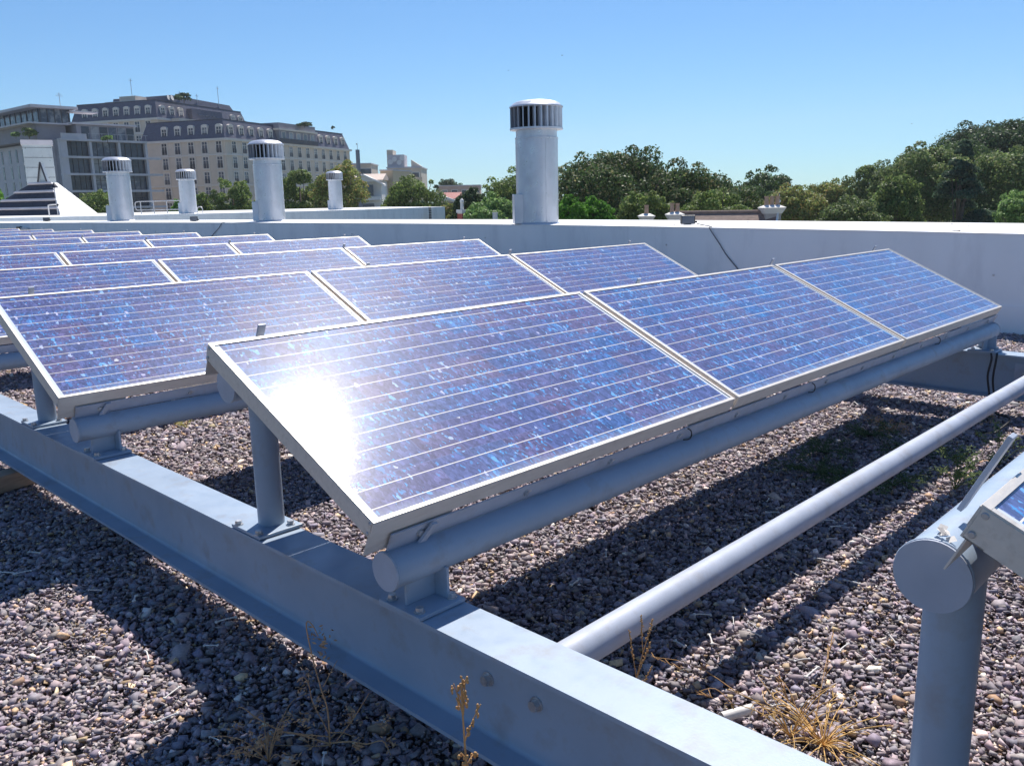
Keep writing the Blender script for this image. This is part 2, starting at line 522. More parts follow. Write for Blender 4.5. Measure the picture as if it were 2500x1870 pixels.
# parapet: body, coating on top, skirting line
par = empty('parapet_wall', (0, 0, 0))
tag(par, 'long bowed white parapet wall with a broad flat top behind the solar panels', 'wall')
Wout = offset_path(WP, 2.65)
strip_solid(WP, Wout, ZR - .3, WZ - .012).build('wall_body', M['white_wall'], par, auto=.5)
strip_solid(offset_path(WP, -.006), offset_path(WP, 2.656), WZ - .012, WZ).build('top_coating', M['white_top'], par, auto=.5)
strip_solid(offset_path(WP, -.010), offset_path(WP, -.0005), ZR - .02, -.385).build('skirting_membrane', M['white_wall'], par, auto=.5)
for (y, z) in ((.95, -.10), (2.2, .02), (3.4, -.16), (5.4, .05), (6.9, -.12), (9.6, .06), (11.4, -.06), (13.8, .07), (17.5, .02), (22.5, .04)):
    x = float(np.interp(y, [w.y for w in WP], [w.x for w in WP]))
    q = MB(); q.cyl((x - .012, y, z), (x + .004, y, z), .011, n=8); q.build('fixing', M['galv'] , par)
_r = random.Random(31); tw = None
for i in range(16):
    y = _r.uniform(.8, 7.5); x = float(np.interp(y, [w.y for w in WP], [w.x for w in WP])) + _r.uniform(.15, 2.2)
    if tw is None:
        q = MB(); q.tube([(-.03, 0, .005), (0, .008, .007), (.03, -.004, .005)], .004, 5, .5); tw = o = q.build('twig', surf('twig_bark', (.10, .08, .065), .9, 0, .3, 30))
    else:
        o = tw.copy(); COL.objects.link(o)
    o.location = (x, y, WZ); sc = _r.uniform(.5, 1.5); o.scale = (sc, sc, sc); o.rotation_euler = (0, 0, _r.uniform(0, 6))
    tag(o, 'tiny dark twig fallen on the sunlit parapet top', 'twig', 'twigs on the parapet top')
# host building below the deck
host = MB(); host.prism([(-15.8, -4.8)] + [(p.x, p.y) for p in offset_path(WP, 2.5)] + [(-15.8, 41.8)], 'z', ZG, ZR - .505)
tag(host.build('host_building', M['white_render']), 'white building whose flat roof carries the solar panels', 'building')

# ------------------------------------------------------------------ gravel
def make_gravel():
    rng = np.random.default_rng(11)
    temps = []
    rr = random.Random(3)
    for k in range(18):
        bm = bmesh.new()
        corners = [Vector((a, b, c)) for a in (-1, 1) for b in (-1, 1) for c in (-1, 1)]
        ar, fl = rr.uniform(.5, .9), rr.uniform(.2, .42)
        for i in range(8 if k % 3 == 0 else 6):
            if k % 3 == 0:
                q = corners[i]; bm.verts.new(Vector((q.x * rr.uniform(.45, .95), q.y * ar * rr.uniform(.4, 1.0), q.z * fl * rr.uniform(.5, 1.15)))); continue
            v = Vector((rr.gauss(0, 1), rr.gauss(0, 1), rr.gauss(0, 1))).normalized()
            v = Vector((v.x * rr.uniform(.8, 1.1), v.y * rr.uniform(.5, .85), v.z * rr.uniform(.38, .7)))
            bm.verts.new(v)
        r = bmesh.ops.convex_hull(bm, input=bm.verts)
        dead = [e for e in r['geom_interior'] + r['geom_unused'] if isinstance(e, bmesh.types.BMVert)]
        if dead: bmesh.ops.delete(bm, geom=list(set(dead)), context='VERTS')
        bmesh.ops.triangulate(bm, faces=bm.faces)
        bm.verts.ensure_lookup_table(); bm.verts.index_update()
        V = np.array([v.co[:] for v in bm.verts]); Fc = np.array([[v.index for v in f.verts] for f in bm.faces])
        temps.append((V, Fc)); bm.free()
    # where stones can be seen: a wedge in front of the camera, plus margins
    pts = []
    cam2 = np.array(CAM_LOC[:2]); fwd = np.array([_fh.x, _fh.y]); right = np.array([_fh.y, -_fh.x])
    def scatter(x0, x1, y0, y1, dens):
        n = int((x1 - x0) * (y1 - y0) * dens)
        return np.column_stack([rng.uniform(x0, x1, n), rng.uniform(y0, y1, n)])
    P = scatter(-7, 4.9, -3.2, 9.5, 8800)
    rel = P - cam2; dep = rel @ fwd; lat = rel @ right
    ok = (dep > .35) & (np.abs(lat) < dep * .66 + .55)
    # stop at the parapet
    wx = np.interp(P[:, 1], [w.y for w in WP], [w.x for w in WP])
    ok &= P[:, 0] < wx - .02
    # beyond the second row only the strips near the left beam and the far end show
    ok &= (P[:, 1] < 4.6) | (P[:, 0] < -3.2)
    far = dep > 4.6
    ok &= (~far) | (rng.random(len(P)) < .7)
    P = P[ok]; dep = dep[ok]; n = len(P)
    size = rng.lognormal(math.log(.0112), .36, n) * np.where(dep > 4.6, 1.25, 1.0)
    zz = ZR - .030 + rng.random(n) * .020
    yaw = rng.uniform(0, 2 * PI, n); tx = rng.normal(0, .40, n); ty = rng.normal(0, .40, n)
    pal = np.array([[.130, .108, .116], [.150, .123, .128], [.107, .094, .110], [.165, .136, .136], [.20, .155, .145], [.23, .155, .095], [.27, .20, .13], [.36, .31, .28]])
    wts = np.array([.28, .26, .19, .13, .06, .04, .02, .02])
    ci = rng.choice(len(pal), n, p=wts / wts.sum())
    colr = pal[ci] * rng.uniform(1.5, 3.5, (n, 1)) * rng.uniform(.94, 1.06, (n, 3))
    ti = rng.integers(0, len(temps), n)
    allv = []; allf = []; allc = []; base = 0
    for k, (V, Fc) in enumerate(temps):
        idx = np.where(ti == k)[0]
        m = len(idx)
        cz, sz = np.cos(yaw[idx]), np.sin(yaw[idx]); cxx, sx = np.cos(tx[idx]), np.sin(tx[idx]); cyy, sy = np.cos(ty[idx]), np.sin(ty[idx])
        X = V[None, :, :] * size[idx][:, None, None]
        y1 = X[..., 1] * cxx[:, None] - X[..., 2] * sx[:, None]; z1 = X[..., 1] * sx[:, None] + X[..., 2] * cxx[:, None]; x1 = X[..., 0]
        x2 = x1 * cyy[:, None] + z1 * sy[:, None]; z2 = -x1 * sy[:, None] + z1 * cyy[:, None]
        x3 = x2 * cz[:, None] - y1 * sz[:, None]; y3 = x2 * sz[:, None] + y1 * cz[:, None]
        W = np.stack([x3 + P[idx, 0][:, None], y3 + P[idx, 1][:, None], z2 + zz[idx][:, None]], -1)
        nv = len(V)
        allv.append(W.reshape(-1, 3)); allc.append(np.repeat(colr[idx], nv, axis=0))
        allf.append((Fc[None] + (np.arange(m) * nv)[:, None, None] + base).reshape(-1, 3)); base += m * nv
    v = np.concatenate(allv).astype(np.float32); f = np.concatenate(allf).astype(np.int32); c = np.concatenate(allc)
    return fast_mesh('gravel', v, f, c, M['stone'])
def fast_mesh(name, v, f, c, mat, parent=None):
    me = bpy.data.meshes.new(name)
    k = f.shape[1]
    me.vertices.add(len(v)); me.vertices.foreach_set('co', np.ascontiguousarray(v, dtype=np.float32).ravel())
    me.loops.add(f.size); me.loops.foreach_set('vertex_index', np.ascontiguousarray(f, dtype=np.int32).ravel())
    me.polygons.add(len(f)); me.polygons.foreach_set('loop_start', np.arange(0, f.size, k, dtype=np.int32))
    me.update(calc_edges=True)
    if c is not None:
        at_ = me.attributes.new('tint', 'FLOAT_COLOR', 'POINT')
        cc = np.ones((len(v), 4), np.float32); cc[:, :3] = c
        at_.data.foreach_set('color', cc.ravel())
    me.materials.append(mat)
    o = bpy.data.objects.new(name, me); COL.objects.link(o)
    if parent is not None: o.parent = parent
    return o
tag(make_gravel(), 'dark purplish crushed stone gravel covering the flat roof', 'gravel', kind='stuff')

# ------------------------------------------------------------------ steel beams
X0 = -3 * (PW + GAP)
BX = -4.698
BZ = -0.265
def beam_profile(b=.140, h=.270, tf=.0105, tw=.0075, rr=.012):
    pts = []
    def fil(cx, cz, a0, a1):
        for i in range(5):
            a = a0 + (a1 - a0) * i / 4
            pts.append((cx + rr * math.cos(a), cz + rr * math.sin(a)))
    pts.append((-b / 2, 0)); pts.append((-b / 2, -tf))
    fil(-tw / 2 - rr, -tf - rr, PI / 2, 0)
    fil(-tw / 2 - rr, -h + tf + rr, 0, -PI / 2)
    pts.append((-b / 2, -h + tf)); pts.append((-b / 2, -h)); pts.append((b / 2, -h)); pts.append((b / 2, -h + tf))
    fil(tw / 2 + rr, -h + tf + rr, -PI / 2, -PI)
    fil(tw / 2 + rr, -tf - rr, PI, PI / 2)
    pts.append((b / 2, -tf)); pts.append((b / 2, 0))
    return pts
def make_beam(x, label, y0, y1):
    e = empty('steel_beam', (x, y0, BZ))
    tag(e, label, 'beam', 'steel beams under the panel rows')
    MB().prism(beam_profile(), 'y', 0, y1 - y0).build('beam_body', M['paint'], e, auto=.9)
    for y in (-.193, -.345):
        b = MB(); b.hexbolt((-.0037, y - y0, -.115), (-1, 0, 0), .013, .017); b.hexbolt((.0037, y - y0, -.115), (1, 0, 0), .013, .017)
        b.build('bolt', M['galv'], e)
    # short stub legs that keep the beam clear of the gravel
    for y in (-2.9, 4.4, 8.4, 12.4, 16.4):
        if y0 < y < y1:
            MB().box(-.05, .05, y - y0 - .05, y - y0 + .05, ZR - .03 - BZ, -.2703).build('stub_foot', M['concrete'], e)
    return e
make_beam(BX, 'long blue grey steel beam crossing the gravel in the left foreground', -3.4, 20.5)
make_beam(-.165, 'blue grey steel beam by the parapet, under the far end of the panel rows', -3.4, 20.5)
# ground-level tie pipe between the beams
tp = MB(); tp.cyl((BX + .006, -.27, -.38), (-.165 - .006, -.27, -.38), .043, n=40)
for xx in (BX + .006, -.165 - .012): tp.box(xx, xx + .006, -.40, -.14, -.44, -.32)
tag(tp.build('tie_pipe', M['paint_cap'], auto=.6), 'pale grey round pipe lying low over the gravel between the two beams', 'pipe')

# ------------------------------------------------------------------ panel racks
LPY, LPZ, LPR = .037, -.147, .047       # lower pipe
UPY, UPZ, UPR = .786, .197, .050        # upper pipe
ct, st = math.cos(TILT), math.sin(TILT)
def loc2(v, w):                          # panel plane (along slope, normal) -> rack (y, z)
    return (v * ct - w * st, v * st + w * ct)
def make_rack():
    e = empty('panel_rack', (0, 0, BZ))
    dz = -BZ
    def off(o): o.location = (0, 0, dz); return o
    xa, xb = X0 + .055, -.055
    ua, ub = X0 + .080, -.080
    m = MB(); m.cyl((xa, LPY, LPZ), (xb, LPY, LPZ), LPR, n=36); off(m.build('lower_pipe', M['paint'], e, auto=.6))
    m = MB(); m.cyl((ua, UPY, UPZ), (ub, UPY, UPZ), UPR, n=40); off(m.build('upper_pipe', M['paint'], e, auto=.6))
    for x in (ua, ub):
        s = -1 if x < -1 else 1
        m = MB(); m.cyl((x, UPY, UPZ), (x + s * .004, UPY, UPZ), UPR + .001, n=40); off(m.build('end_cap', M['paint_cap'], e, auto=.6))
    for x in (xa, xb):
        s = -1 if x < -1 else 1
        m = MB(); m.cyl((x, LPY, LPZ), (x + s * .004, LPY, LPZ), LPR + .001, n=36); off(m.build('end_cap', M['paint_cap'], e, auto=.6))
    for (xx, yy, z_, rr_) in ((ua, UPY, UPZ, UPR), (ub, UPY, UPZ, UPR), (xa, LPY, LPZ, LPR), (xb, LPY, LPZ, LPR)):
        s = 1 if xx < -1 else -1
        m = MB(); wr = random.Random(int(rr_ * 1e4)); pts = [(xx + s * .002, yy + (rr_ + wr.uniform(.0002, .0012)) * math.cos(2 * PI * i / 48), z_ + (rr_ + wr.uniform(.0002, .0012)) * math.sin(2 * PI * i / 48)) for i in range(49)]
        m.tube(pts, .0022, 5); off(m.build('weld_bead', M['paint'], e, smooth=True))
    for bx in (BX, -.165):
        s = -1 if bx < -1 else 1
        # saddle of the lower pipe
        m = MB()
        m.box(bx - .078, bx + .070, LPY - .078, LPY + .078, BZ + .002, BZ + .012)
        base = m.build('base_plate', M['paint'], e, bevel=.0015); off(base)
        m = MB()
        m.box(bx - .055, bx + .036, LPY - .004, LPY + .004, BZ + .012, LPZ - .03)
        m.box(bx + .036, bx + .044, LPY - .05, LPY + .05, BZ + .012, LPZ - .025)
        off(m.build('gusset', M['paint'], e, bevel=.001))
        for ox in (-.056, .048):
            for oy in (-.053, .053):
                m = MB(); m.hexbolt((bx + ox, LPY + oy, BZ + .012), (0, 0, 1), .0105, .013); m.build('bolt', M['galv'], base)
        # post of the upper pipe
        m = MB()
        m.box(bx - .068, bx + .080, UPY - .083, UPY + .083, BZ + .002, BZ + .012)
        base = m.build('base_plate', M['paint'], e, bevel=.0015); off(base)
        m = MB(); m.cyl((bx + .022, UPY, BZ + .012), (bx + .022, UPY, UPZ - .02), .040, n=36); off(m.build('post', M['paint'], e, auto=.6))
        for ox in (-.056, .052):
            for oy in (-.060, .060):
                m = MB(); m.hexbolt((bx + ox, UPY + oy, BZ + .012), (0, 0, 1), .0105, .013); m.build('bolt', M['galv'], base)
    # mounting strip along the lower pipe, welded at intervals
    m = MB()
    def slab(x0, x1, v0, v1, w0, w1):
        b = [(x0, *loc2(v0, w0)), (x1, *loc2(v0, w0)), (x1, *loc2(v1, w0)), (x0, *loc2(v1, w0))]
        t = [(x0, *loc2(v0, w1)), (x1, *loc2(v0, w1)), (x1, *loc2(v1, w1)), (x0, *loc2(v1, w1))]
        m.hexa(b, t)
    slab(X0 + .062, -.03, -.0075, -.0030, -.103, -.0545)
    for k in range(10):
        x = X0 + .062 + k * .52
        slab(x, min(x + .13, -.03), -.0082, -.0025, -.116, -.1032)
    off(m.build('mounting_strip', M['paint_cap'], e))
    # the same along the upper pipe
    m = MB()
    slab(X0 + .10, -.06, PL - .006, PL - .0015, -.094, -.058)
    off(m.build('mounting_strip', M['paint'], e))
    # bolts of the strip
    for k in range(13):
        x = X0 + .155 + k * .375
        if x > -.1: break
        m = MB(); y, z = loc2(-.0075, -.080)
        m.hexbolt((x, y, z), (0, -ct, -st), .0085, .006, n=10)
        y, z = loc2(-.0078, -.078)
        m.box(x + .008, x + .022, y - .0008, y + .002, z - .002, z + .0015)
        off(m.build('strip_bolt', M['galv'], e))
    # flat retaining tabs standing square to the panels
    for x, top in ((BX + .0, .034), (-2.84, .02), (-1.62, .034), (-.22, .03)):
        m = MB(); slab(x, x + .024, PL + .030, PL + .037, -.095, top); off(m.build('retaining_tab', M['paint_cap'], e, bevel=.001))
    m = MB()
    b = [(BX - .035, *loc2(-.016, -.125)), (BX - .009, *loc2(-.016, -.125)), (BX - .009, *loc2(-.0085, -.125)), (BX - .035, *loc2(-.0085, -.125))]
    t = [(BX + .012, *loc2(-.016, -.040)), (BX + .028, *loc2(-.016, -.040)), (BX + .028, *loc2(-.0085, -.040)), (BX + .012, *loc2(-.0085, -.040))]
    m.hexa(b, t); off(m.build('retaining_tab', M['paint_cap'], e))
    return e

ROW_NAMES = {-1: 'nearest row at the right edge', 0: 'front full row of three', 1: 'second row', 2: 'third row', 3: 'fourth row', 4: 'fifth row', 5: 'sixth row', 6: 'seventh row', 7: 'eighth row', 8: 'ninth row', 9: 'tenth and farthest row'}
RACK_L = {-1: 'pipe rack with a round grey end cap, nearest the camera at the right edge',
          0: 'pipe rack under the front full row, its posts bolted to the long beam',
          1: 'pipe rack under the second row, left end cap just behind the front row',
          2: 'pipe rack under the third row, lower pipe at the left edge of the photo'}
rack = make_rack()
def row_origin(k):
    if k < 0: return (0, k * ROWS + .04, 0)
    return (0, k * ROWS, 0)
for k in range(-1, 10):
    r = rack if k == -1 else copy_tree(rack)
    if k == 0:
        for ch in r.children:                    # these tabs stand lower than on the nearest row
            if ch.name.startswith('retaining_tab'): ch.location.z -= .014
        rack_low = r
    elif k > 0:
        for ch, src in zip(r.children, rack_low.children):
            if ch.name.startswith('retaining_tab'): ch.location.z -= .014
    x, y, z = row_origin(k)
    r.location = (x, y, BZ)
    tag(r, RACK_L.get(k, 'pipe rack mostly hidden beneath the %s of solar panels' % ROW_NAMES[k]), 'panel rack', 'pipe racks carrying the solar panels')

# ------------------------------------------------------------------ solar panels
def make_panel():
    e = empty('solar_panel', (0, 0, 0))
    lip, th, dp = .011, .0022, .050
    for nm, (x0, x1, y0, y1) in {'long0': (0, PW, 0, lip), 'long1': (0, PW, PL - lip, PL), 'short0': (0, lip, lip + .0003, PL - lip - .0003), 'short1': (PW - lip, PW, lip + .0003, PL - lip - .0003)}.items():
        m = MB()
        m.box(x0, x1, y0, y1, -th - .0005, 0)
        if nm == 'long0': m.box(x0, x1, 0, .0025, -dp, -th - .0005); m.box(x0, x1, -.0012, 0, -dp * .66, -.003); m.box(x0, x1, .0025, .03, -dp, -dp + .002)
        if nm == 'long1': m.box(x0, x1, PL - .0025, PL, -dp, -th - .0005); m.box(x0, x1, PL, PL + .0012, -dp * .66, -.003); m.box(x0, x1, PL - .03, PL - .0025, -dp, -dp + .002)
        if nm == 'short0': m.box(0, .0025, .0028, PL - .0028, -dp, -th - .0005); m.box(-.0012, 0, .0028, PL - .0028, -dp * .66, -.003)
        if nm == 'short1': m.box(PW - .0025, PW, .0028, PL - .0028, -dp, -th - .0005); m.box(PW, PW + .0012, .0028, PL - .0028, -dp * .66, -.003)
        m.build('frame_bar', M['alu'], e)
    m = MB(); m.box(lip - .004, PW - lip + .004, lip - .004, PL - lip + .004, -.007, -th - .0009)
    m.build('cell_glass', M['cells'], e)
    for x in (0, PW):
        s = -1 if x == 0 else 1
        for y in (.010, PL - .010):
            for z in (-.010, -.040):
                q = MB(); q.cyl((x + s * .0012, y, z), (x + s * .0034, y, z), .0048, .0036, n=14); q.build('screw', M['galv'], e)
    # aluminium angle pieces under the ends that sit on the rack
    for x0, x1 in ((.0, .26), (PW - .26, PW)):
        m = MB(); m.box(x0, x1, .0028, .0055, -.104, -dp - .0002)
        m.build('mounting_angle', M['alu'], e)
        m = MB(); m.box(x0, x1, PL - .0090, PL - .0065, -.100, -dp - .0002)
        m.build('mounting_angle', M['alu'], e)
    m = MB(); m.box(PW / 2 - .06, PW / 2 + .06, PL - .16, PL - .06, -.030, -.0072); m.build('junction_box', M['black'], e)
    return e
panel = make_panel()
POS = {0: 'left', 1: 'middle', 2: 'right'}
PLAB = {(-1, 0): 'solar panel corner with two frame screws, at the right edge of the photo',
        (0, 0): 'blue solar panel with a blinding sun glare, left end of the front full row',
        (0, 1): 'blue solar panel in the middle of the front full row',
        (0, 2): 'blue solar panel with a dark speck, right end of front full row near the parapet',
        (1, 0): 'purplish solar panel with bright crystal flakes, left end of the second row',
        (1, 1): 'purplish solar panel in the middle of the second row, half hidden by the front row',
        (1, 2): 'solar panel at the right end of the second row'}
first = True
for k in range(-1, 10):
    for j in range(3):
        # leave out panels wholly outside the frame
        cs = []
        ox, oy, oz = row_origin(k)
        for fx in (0, 1):
            for fy in (0, 1):
                P = Vector((X0 + j * (PW + GAP) + fx * PW, oy + fy * PL * ct, fy * PL * st))
                q = _M.transposed() @ (P - _C)
                if q.z < -.1: cs.append((1250 + F_PX * q.x / -q.z, 935 - F_PX * q.y / -q.z))
        vis = [c for c in cs if -10 < c[0] < 2510 and -10 < c[1] < 1880]
        if not vis and not (k == 2 and j == 0): continue
        p = panel if first else copy_tree(panel)
        first = False
        p.location = (X0 + j * (PW + GAP), oy, oz)
        p.rotation_euler = (TILT, 0, 0)
        lab = PLAB.get((k, j), ('sunlit blue solar panel, %s panel of the %s from the front' % (POS[j], ROW_NAMES[k])) if k >= 0 else 'blue solar panel of the nearest row, %s one, cut off by the right edge' % POS[j])
        tag(p, lab, 'solar panel', 'solar panels in tilted rows')

# ------------------------------------------------------------------ roof vents
def make_vent():
    e = empty('roof_vent', (0, 0, 0))
    R = .36
    MB().lathe([(R + .03, 0), (R + .03, .004), (R + .004, .03), (R, .032), (R, 1.47), (R - .012, 1.48), (R - .012, 1.615)], 56).build('duct', M['silver'], e, auto=.5)
    m = MB(); m.box(R - .004, R + .004, -.012, .012, .035, 1.45); m.build('lock_seam', M['silver'], e, rot=(0, 0, rad(248)))
    m = MB(); m.lathe([(R + .0005, 1.452), (R + .006, 1.455), (R + .006, 1.475), (R + .0005, 1.478)], 56); m.build('seam_band', M['silver'], e, auto=.6)
    cap = empty('turbine_cap', (0, 0, 0)); cap.parent = e
    D = .443
    MB().lathe([(R - .01, 1.60), (D + .006, 1.605), (D + .006, 1.635), (D - .004, 1.637), (D - .02, 1.632)], 56).build('lower_ring', M['vane'], cap, auto=.6)
    MB().lathe([(D - .16, 1.634), (D - .16, 1.976)], 40).build('shade_core', M['dark'], cap, smooth=False)  # added dark core, painted shade seen through the vane gaps
    m = MB(); n = 26
    for i in range(n):
        t = 2 * PI * i / n
        # curved vane: leans back from the rim towards the inside
        pr = []
        for s in range(4):
            q = s / 3
            r = D - .10 * q * q - .002; a = t - .165 * q
            pr.append((r * math.cos(a), r * math.sin(a)))
        th = .004
        vs = []; 
        for z in (1.634, 1.976):
            for (x, y) in pr: vs.append((x, y, z))
        fs = [(s, s + 1, 5 + s, 4 + s) for s in range(3)]
        m.add(vs, fs)
        vs2 = []
        for z in (1.634, 1.976):
            for (x, y) in pr:
                l = math.hypot(x, y); vs2.append((x * (1 - th / l), y * (1 - th / l), z))
        m.add(vs2, [f[::-1] for f in fs])
        m.add([vs[0], vs[4], vs2[4], vs2[0]], [(0, 1, 2, 3)])
    m.build('vane_ring', M['vane'], cap, smooth=False)
    MB().lathe([(D - .03, 1.972), (D + .006, 1.974), (D + .010, 1.985), (D + .006, 1.997), (D - .02, 2.012), (D - .05, 2.045), (D - .11, 2.075), (D - .22, 2.096), (.05, 2.104), (.001, 2.104)], 56).build('dome', M['white_render'] if False else M['silver'], cap, auto=.9)
    # access box at the foot
    m = MB(); m.box(-.15, .13, -.19, .17, 0.012, .52); b = m.build('access_box', M['silver'], e, bevel=.006)
    m = MB()
    for i in range(5): m.ball((.10, -.193, .06 + i * .10), .006)
    m.build('rivet', M['galv'], b)
    # box sits on the left of the duct seen from the panels
    b.location = (-.235, .14, 0); b.rotation_euler = (0, 0, rad(-40))
    m = MB()
    for i in range(6):
        for z in (1.43, .95, .66):
            if z < 1.2 and i not in (0, 1): continue
            a = rad(225) + (i - 2.5) * .34 if z > 1.2 else rad(205) + i * .5
            m.ball((R * math.cos(a), R * math.sin(a), z), .007)
    m.build('rivet', M['galv'], e)
    return e
vent = make_vent()
VENTS = [((5.17, 8.62, .30), 0, 'tall silver turbine vent standing alone near the centre, against open sky'),
         ((6.03, 18.77, .30), .3, 'tall silver turbine vent on the parapet in front of the mansard building'),
         ((5.83, 27.7, .30), .5, 'silver turbine vent on the parapet beside the white pyramid skylight'),
         ((13.1, 38.0, .40), .2, 'small distant silver vent on the far roof, near the handrail'),
         ((21.5, 38.2, .40), .4, 'smallest distant silver vent on the far roof, before the trees')]
for i, (loc, rz, lab) in enumerate(VENTS):
    v = vent if i == 0 else copy_tree(vent)
    v.location = loc
    v.rotation_euler = (0, 0, 0)
    v.scale = (1, 1, .968)
    tag(v, lab, 'roof vent', 'silver turbine roof vents')

# ------------------------------------------------------------------ things on the parapet
def small_box(P, s, label, yaw, cable=True):
    e = empty('floodlight', P, (0, 0, yaw)); tag(e, label, 'floodlight', 'black boxes on the parapet')
    MB().box(-s * .6, s * .6, -s * .45, s * .45, .01, s * .80).build('housing', M['black'], e, bevel=s * .04)
    m = MB(); m.box(-s * .52, s * .52, -s * .47, -s * .4503, s * .10, s * .72); m.build('lens', M['pane_blue'], e)
    m = MB(); m.cyl((s * .58, -s * .2, s * .25), (s * .80, -s * .2, s * .25), s * .10, n=12); m.build('cable_gland', M['black'], e)
    m = MB(); m.box(-s * .3, s * .3, -s * .2, s * .2, 0, .012); m.build('foot_plate', M['galv'], e)
    return e
small_box((5.15, 5.60, WZ), .17, 'black floodlight box on the parapet top, before the tiled roof', rad(-50))
small_box((5.60, 22.2, WZ), .17, 'small black box on the parapet between the two left vents', rad(-30))
small_box((4.95, 32.2, WZ), .17, 'small black box on the parapet near the pyramid skylight', rad(-30))
def cable(pts, r, label, mat='grey_cable', name='cable'):
    tag(MB().tube(smooth3(pts), r, 6).build(name, M[mat], smooth=True), label, 'cable')
def smooth3(pts, k=6):
    P = [Vector(p) for p in pts]; out = []
    for i in range(len(P) - 1):
        p0 = P[max(i - 1, 0)]; p1 = P[i]; p2 = P[i + 1]; p3 = P[min(i + 2, len(P) - 1)]
        for s in range(k):
            t = s / k
            out.append(.5 * ((2 * p1) + (p2 - p0) * t + (2 * p0 - 5 * p1 + 4 * p2 - p3) * t * t + (3 * p1 - p0 - 3 * p2 + p3) * t ** 3))
    return out + [P[-1]]
def wallx(y): return float(np.interp(y, [w.y for w in WP], [w.x for w in WP]))
def wp(y, z, off=.014): return (wallx(y) - off, y, z)
cable([(5.15 + .1, 5.5, .312), (4.75, 5.05, .306), (4.30, 4.68, .306), (wallx(4.62) - .012, 4.62, .29), wp(4.45, .1), wp(4.32, -.05), wp(4.15, -.2), wp(4.0, -.35)], .007, 'thin dark cable slanting down the white parapet from the floodlight')
cable([(wallx(19.2) + .1, 19.2, .306), wp(19.15, .29), wp(19.35, .15), wp(19.7, -.05), wp(20.0, -.3)], .008, 'thin dark cable on the white parapet below the left vents')
# hanging cable on the far beam
cable([(-.245, -.02, -.262), (-.262, -.03, -.30), (-.27, -.02, -.40), (-.275, -.04, -.52), (-.29, -.03, -.60), (-.32, -.06, -.612), (-.5, -.1, -.612)], .006, 'black cable hanging down the web of the far steel beam', 'cable')
cable([(-.23, -.05, -.262), (-.262, -.055, -.31), (-.268, -.05, -.42), (-.28, -.075, -.55), (-.31, -.09, -.608), (-.42, -.2, -.612), (-.8, -.22, -.612)], .006, 'second black cable hanging at the far beam, trailing over the gravel', 'cable')
# wall-mounted switch box at the far left
def switch_box():
    e = empty('switch_box', (*wp(30.4, -.02, .05)[:2], .02))
    e.rotation_euler = (0, 0, rad(8)); tag(e, 'dark switch box with a red base on the parapet face at far left', 'switch box')
    MB().box(-.06, .05, -.16, .02, 0, .16).build('housing', M['black'], e, bevel=.008)
    MB().box(-.065, .05, -.165, .025, -.05, -.0005).build('base', M['redroof'], e, bevel=.006)
    MB().box(-.03, .045, -.62, -.2, -.05, .13).build('tray', M['white_render'], e, bevel=.006)
switch_box()

# ------------------------------------------------------------------ second roof beyond the parapet
SP = [(-2, 52.5), (3.0, 45.2), (8.0, 38.8), (11.3, 36.7), (15.8, 35.0), (20.8, 35.1), (27.6, 38.7), (30.4, 39.4)]
SP2 = smooth_path(SP)
Q = offset_path(SP2, 0)
back = [Vector((30.4 + 6, 39.4 + 14)), Vector((8, 66)), Vector((-2, 66))]
far = MB(); pts = [(p.x, p.y) for p in SP2] + [(b.x, b.y) for b in back]
far.prism(pts, 'z', ZG, .388)
fr = empty('far_roof_block', (0, 0, 0)); tag(fr, 'low white roof block beyond the parapet carrying two small vents', 'building')
far.build('wall_body', M['white_wall'], fr)
m = MB(); m.prism([(p.x, p.y) for p in offset_path(SP2, -.03)][:-1] + [(30.43, 39.37)] + [(b.x + .02, b.y + .02) for b in back], 'z', .3885, .40); m.build('top_coating', M['white_top'], fr)
m = MB(); m.add([], [])
G = [Vector((p.x, p.y)) for p in SP2]
strip_solid(offset_path(G, .035)[:-3], offset_path(G, .0005)[:-3], -.02, .03)
gut = strip_solid(offset_path(G[:-4], -.05), offset_path(G[:-4], -.0005), -.03, .06); gut.build('moulding', M['concrete'], fr)
# louvre stack near its right end
lv = empty('louvre_stack', (28.6, 38.75, -.6)); lv.rotation_euler = (0, 0, rad(20)); tag(lv, 'stack of white louvre fins on the corner of the far white roof', 'louvre')
for i in range(9):
    m = MB(); m.box(-.16, .16, -.20, 0, .08 + i * .105, .105 + i * .105); m.build('fin', M['white_top'], lv, rot=(rad(0), 0, 0))
m = MB(); m.box(-.14, .14, -.03, -.001, .05, 1.0); m.build('backing', M['black'], lv)
# handrail on the far roof
def handrail():
    a = at(343, 520, 44); b = at(443, 519, 43); e = empty('handrail', (a.x, a.y, .40)); tag(e, 'galvanised handrail on the far roof left of the small vent', 'handrail')
    d = (b - a); d.z = 0; L = d.length; d.normalize(); e.rotation_euler = (0, 0, math.atan2(d.y, d.x))
    for z in (.62, .20):
        m = MB(); m.cyl((0, 0, z), (L, 0, z), .022, n=10); m.build('rail', M['rail'], e)
    for k in range(4):
        m = MB(); m.cyl((.06 + k * (L - .1) / 3, 0, 0), (.06 + k * (L - .1) / 3, 0, .62), .022, n=10); m.build('post', M['rail'], e)
    m = MB(); m.tube(smooth3([(0, 0, .62), (-.25, 0, .58), (-.30, 0, .42), (-.25, 0, .22), (0, 0, .20)]), .022, 8); m.build('return_bend', M['rail'], e)
    m = MB(); m.tube(smooth3([(L + 1.2, -.2, 0), (L + 1.2, -.2, .25), (L + 1.38, -.2, .30), (L + 1.5, -.2, .20), (L + 1.5, -.2, 0)]), .022, 8)
    tag(m.build('pipe_hoop', M['rail'], loc=e.location, rot=e.rotation_euler), 'small bent metal hoop on the far roof right of the handrail vent', 'pipe')
handrail()

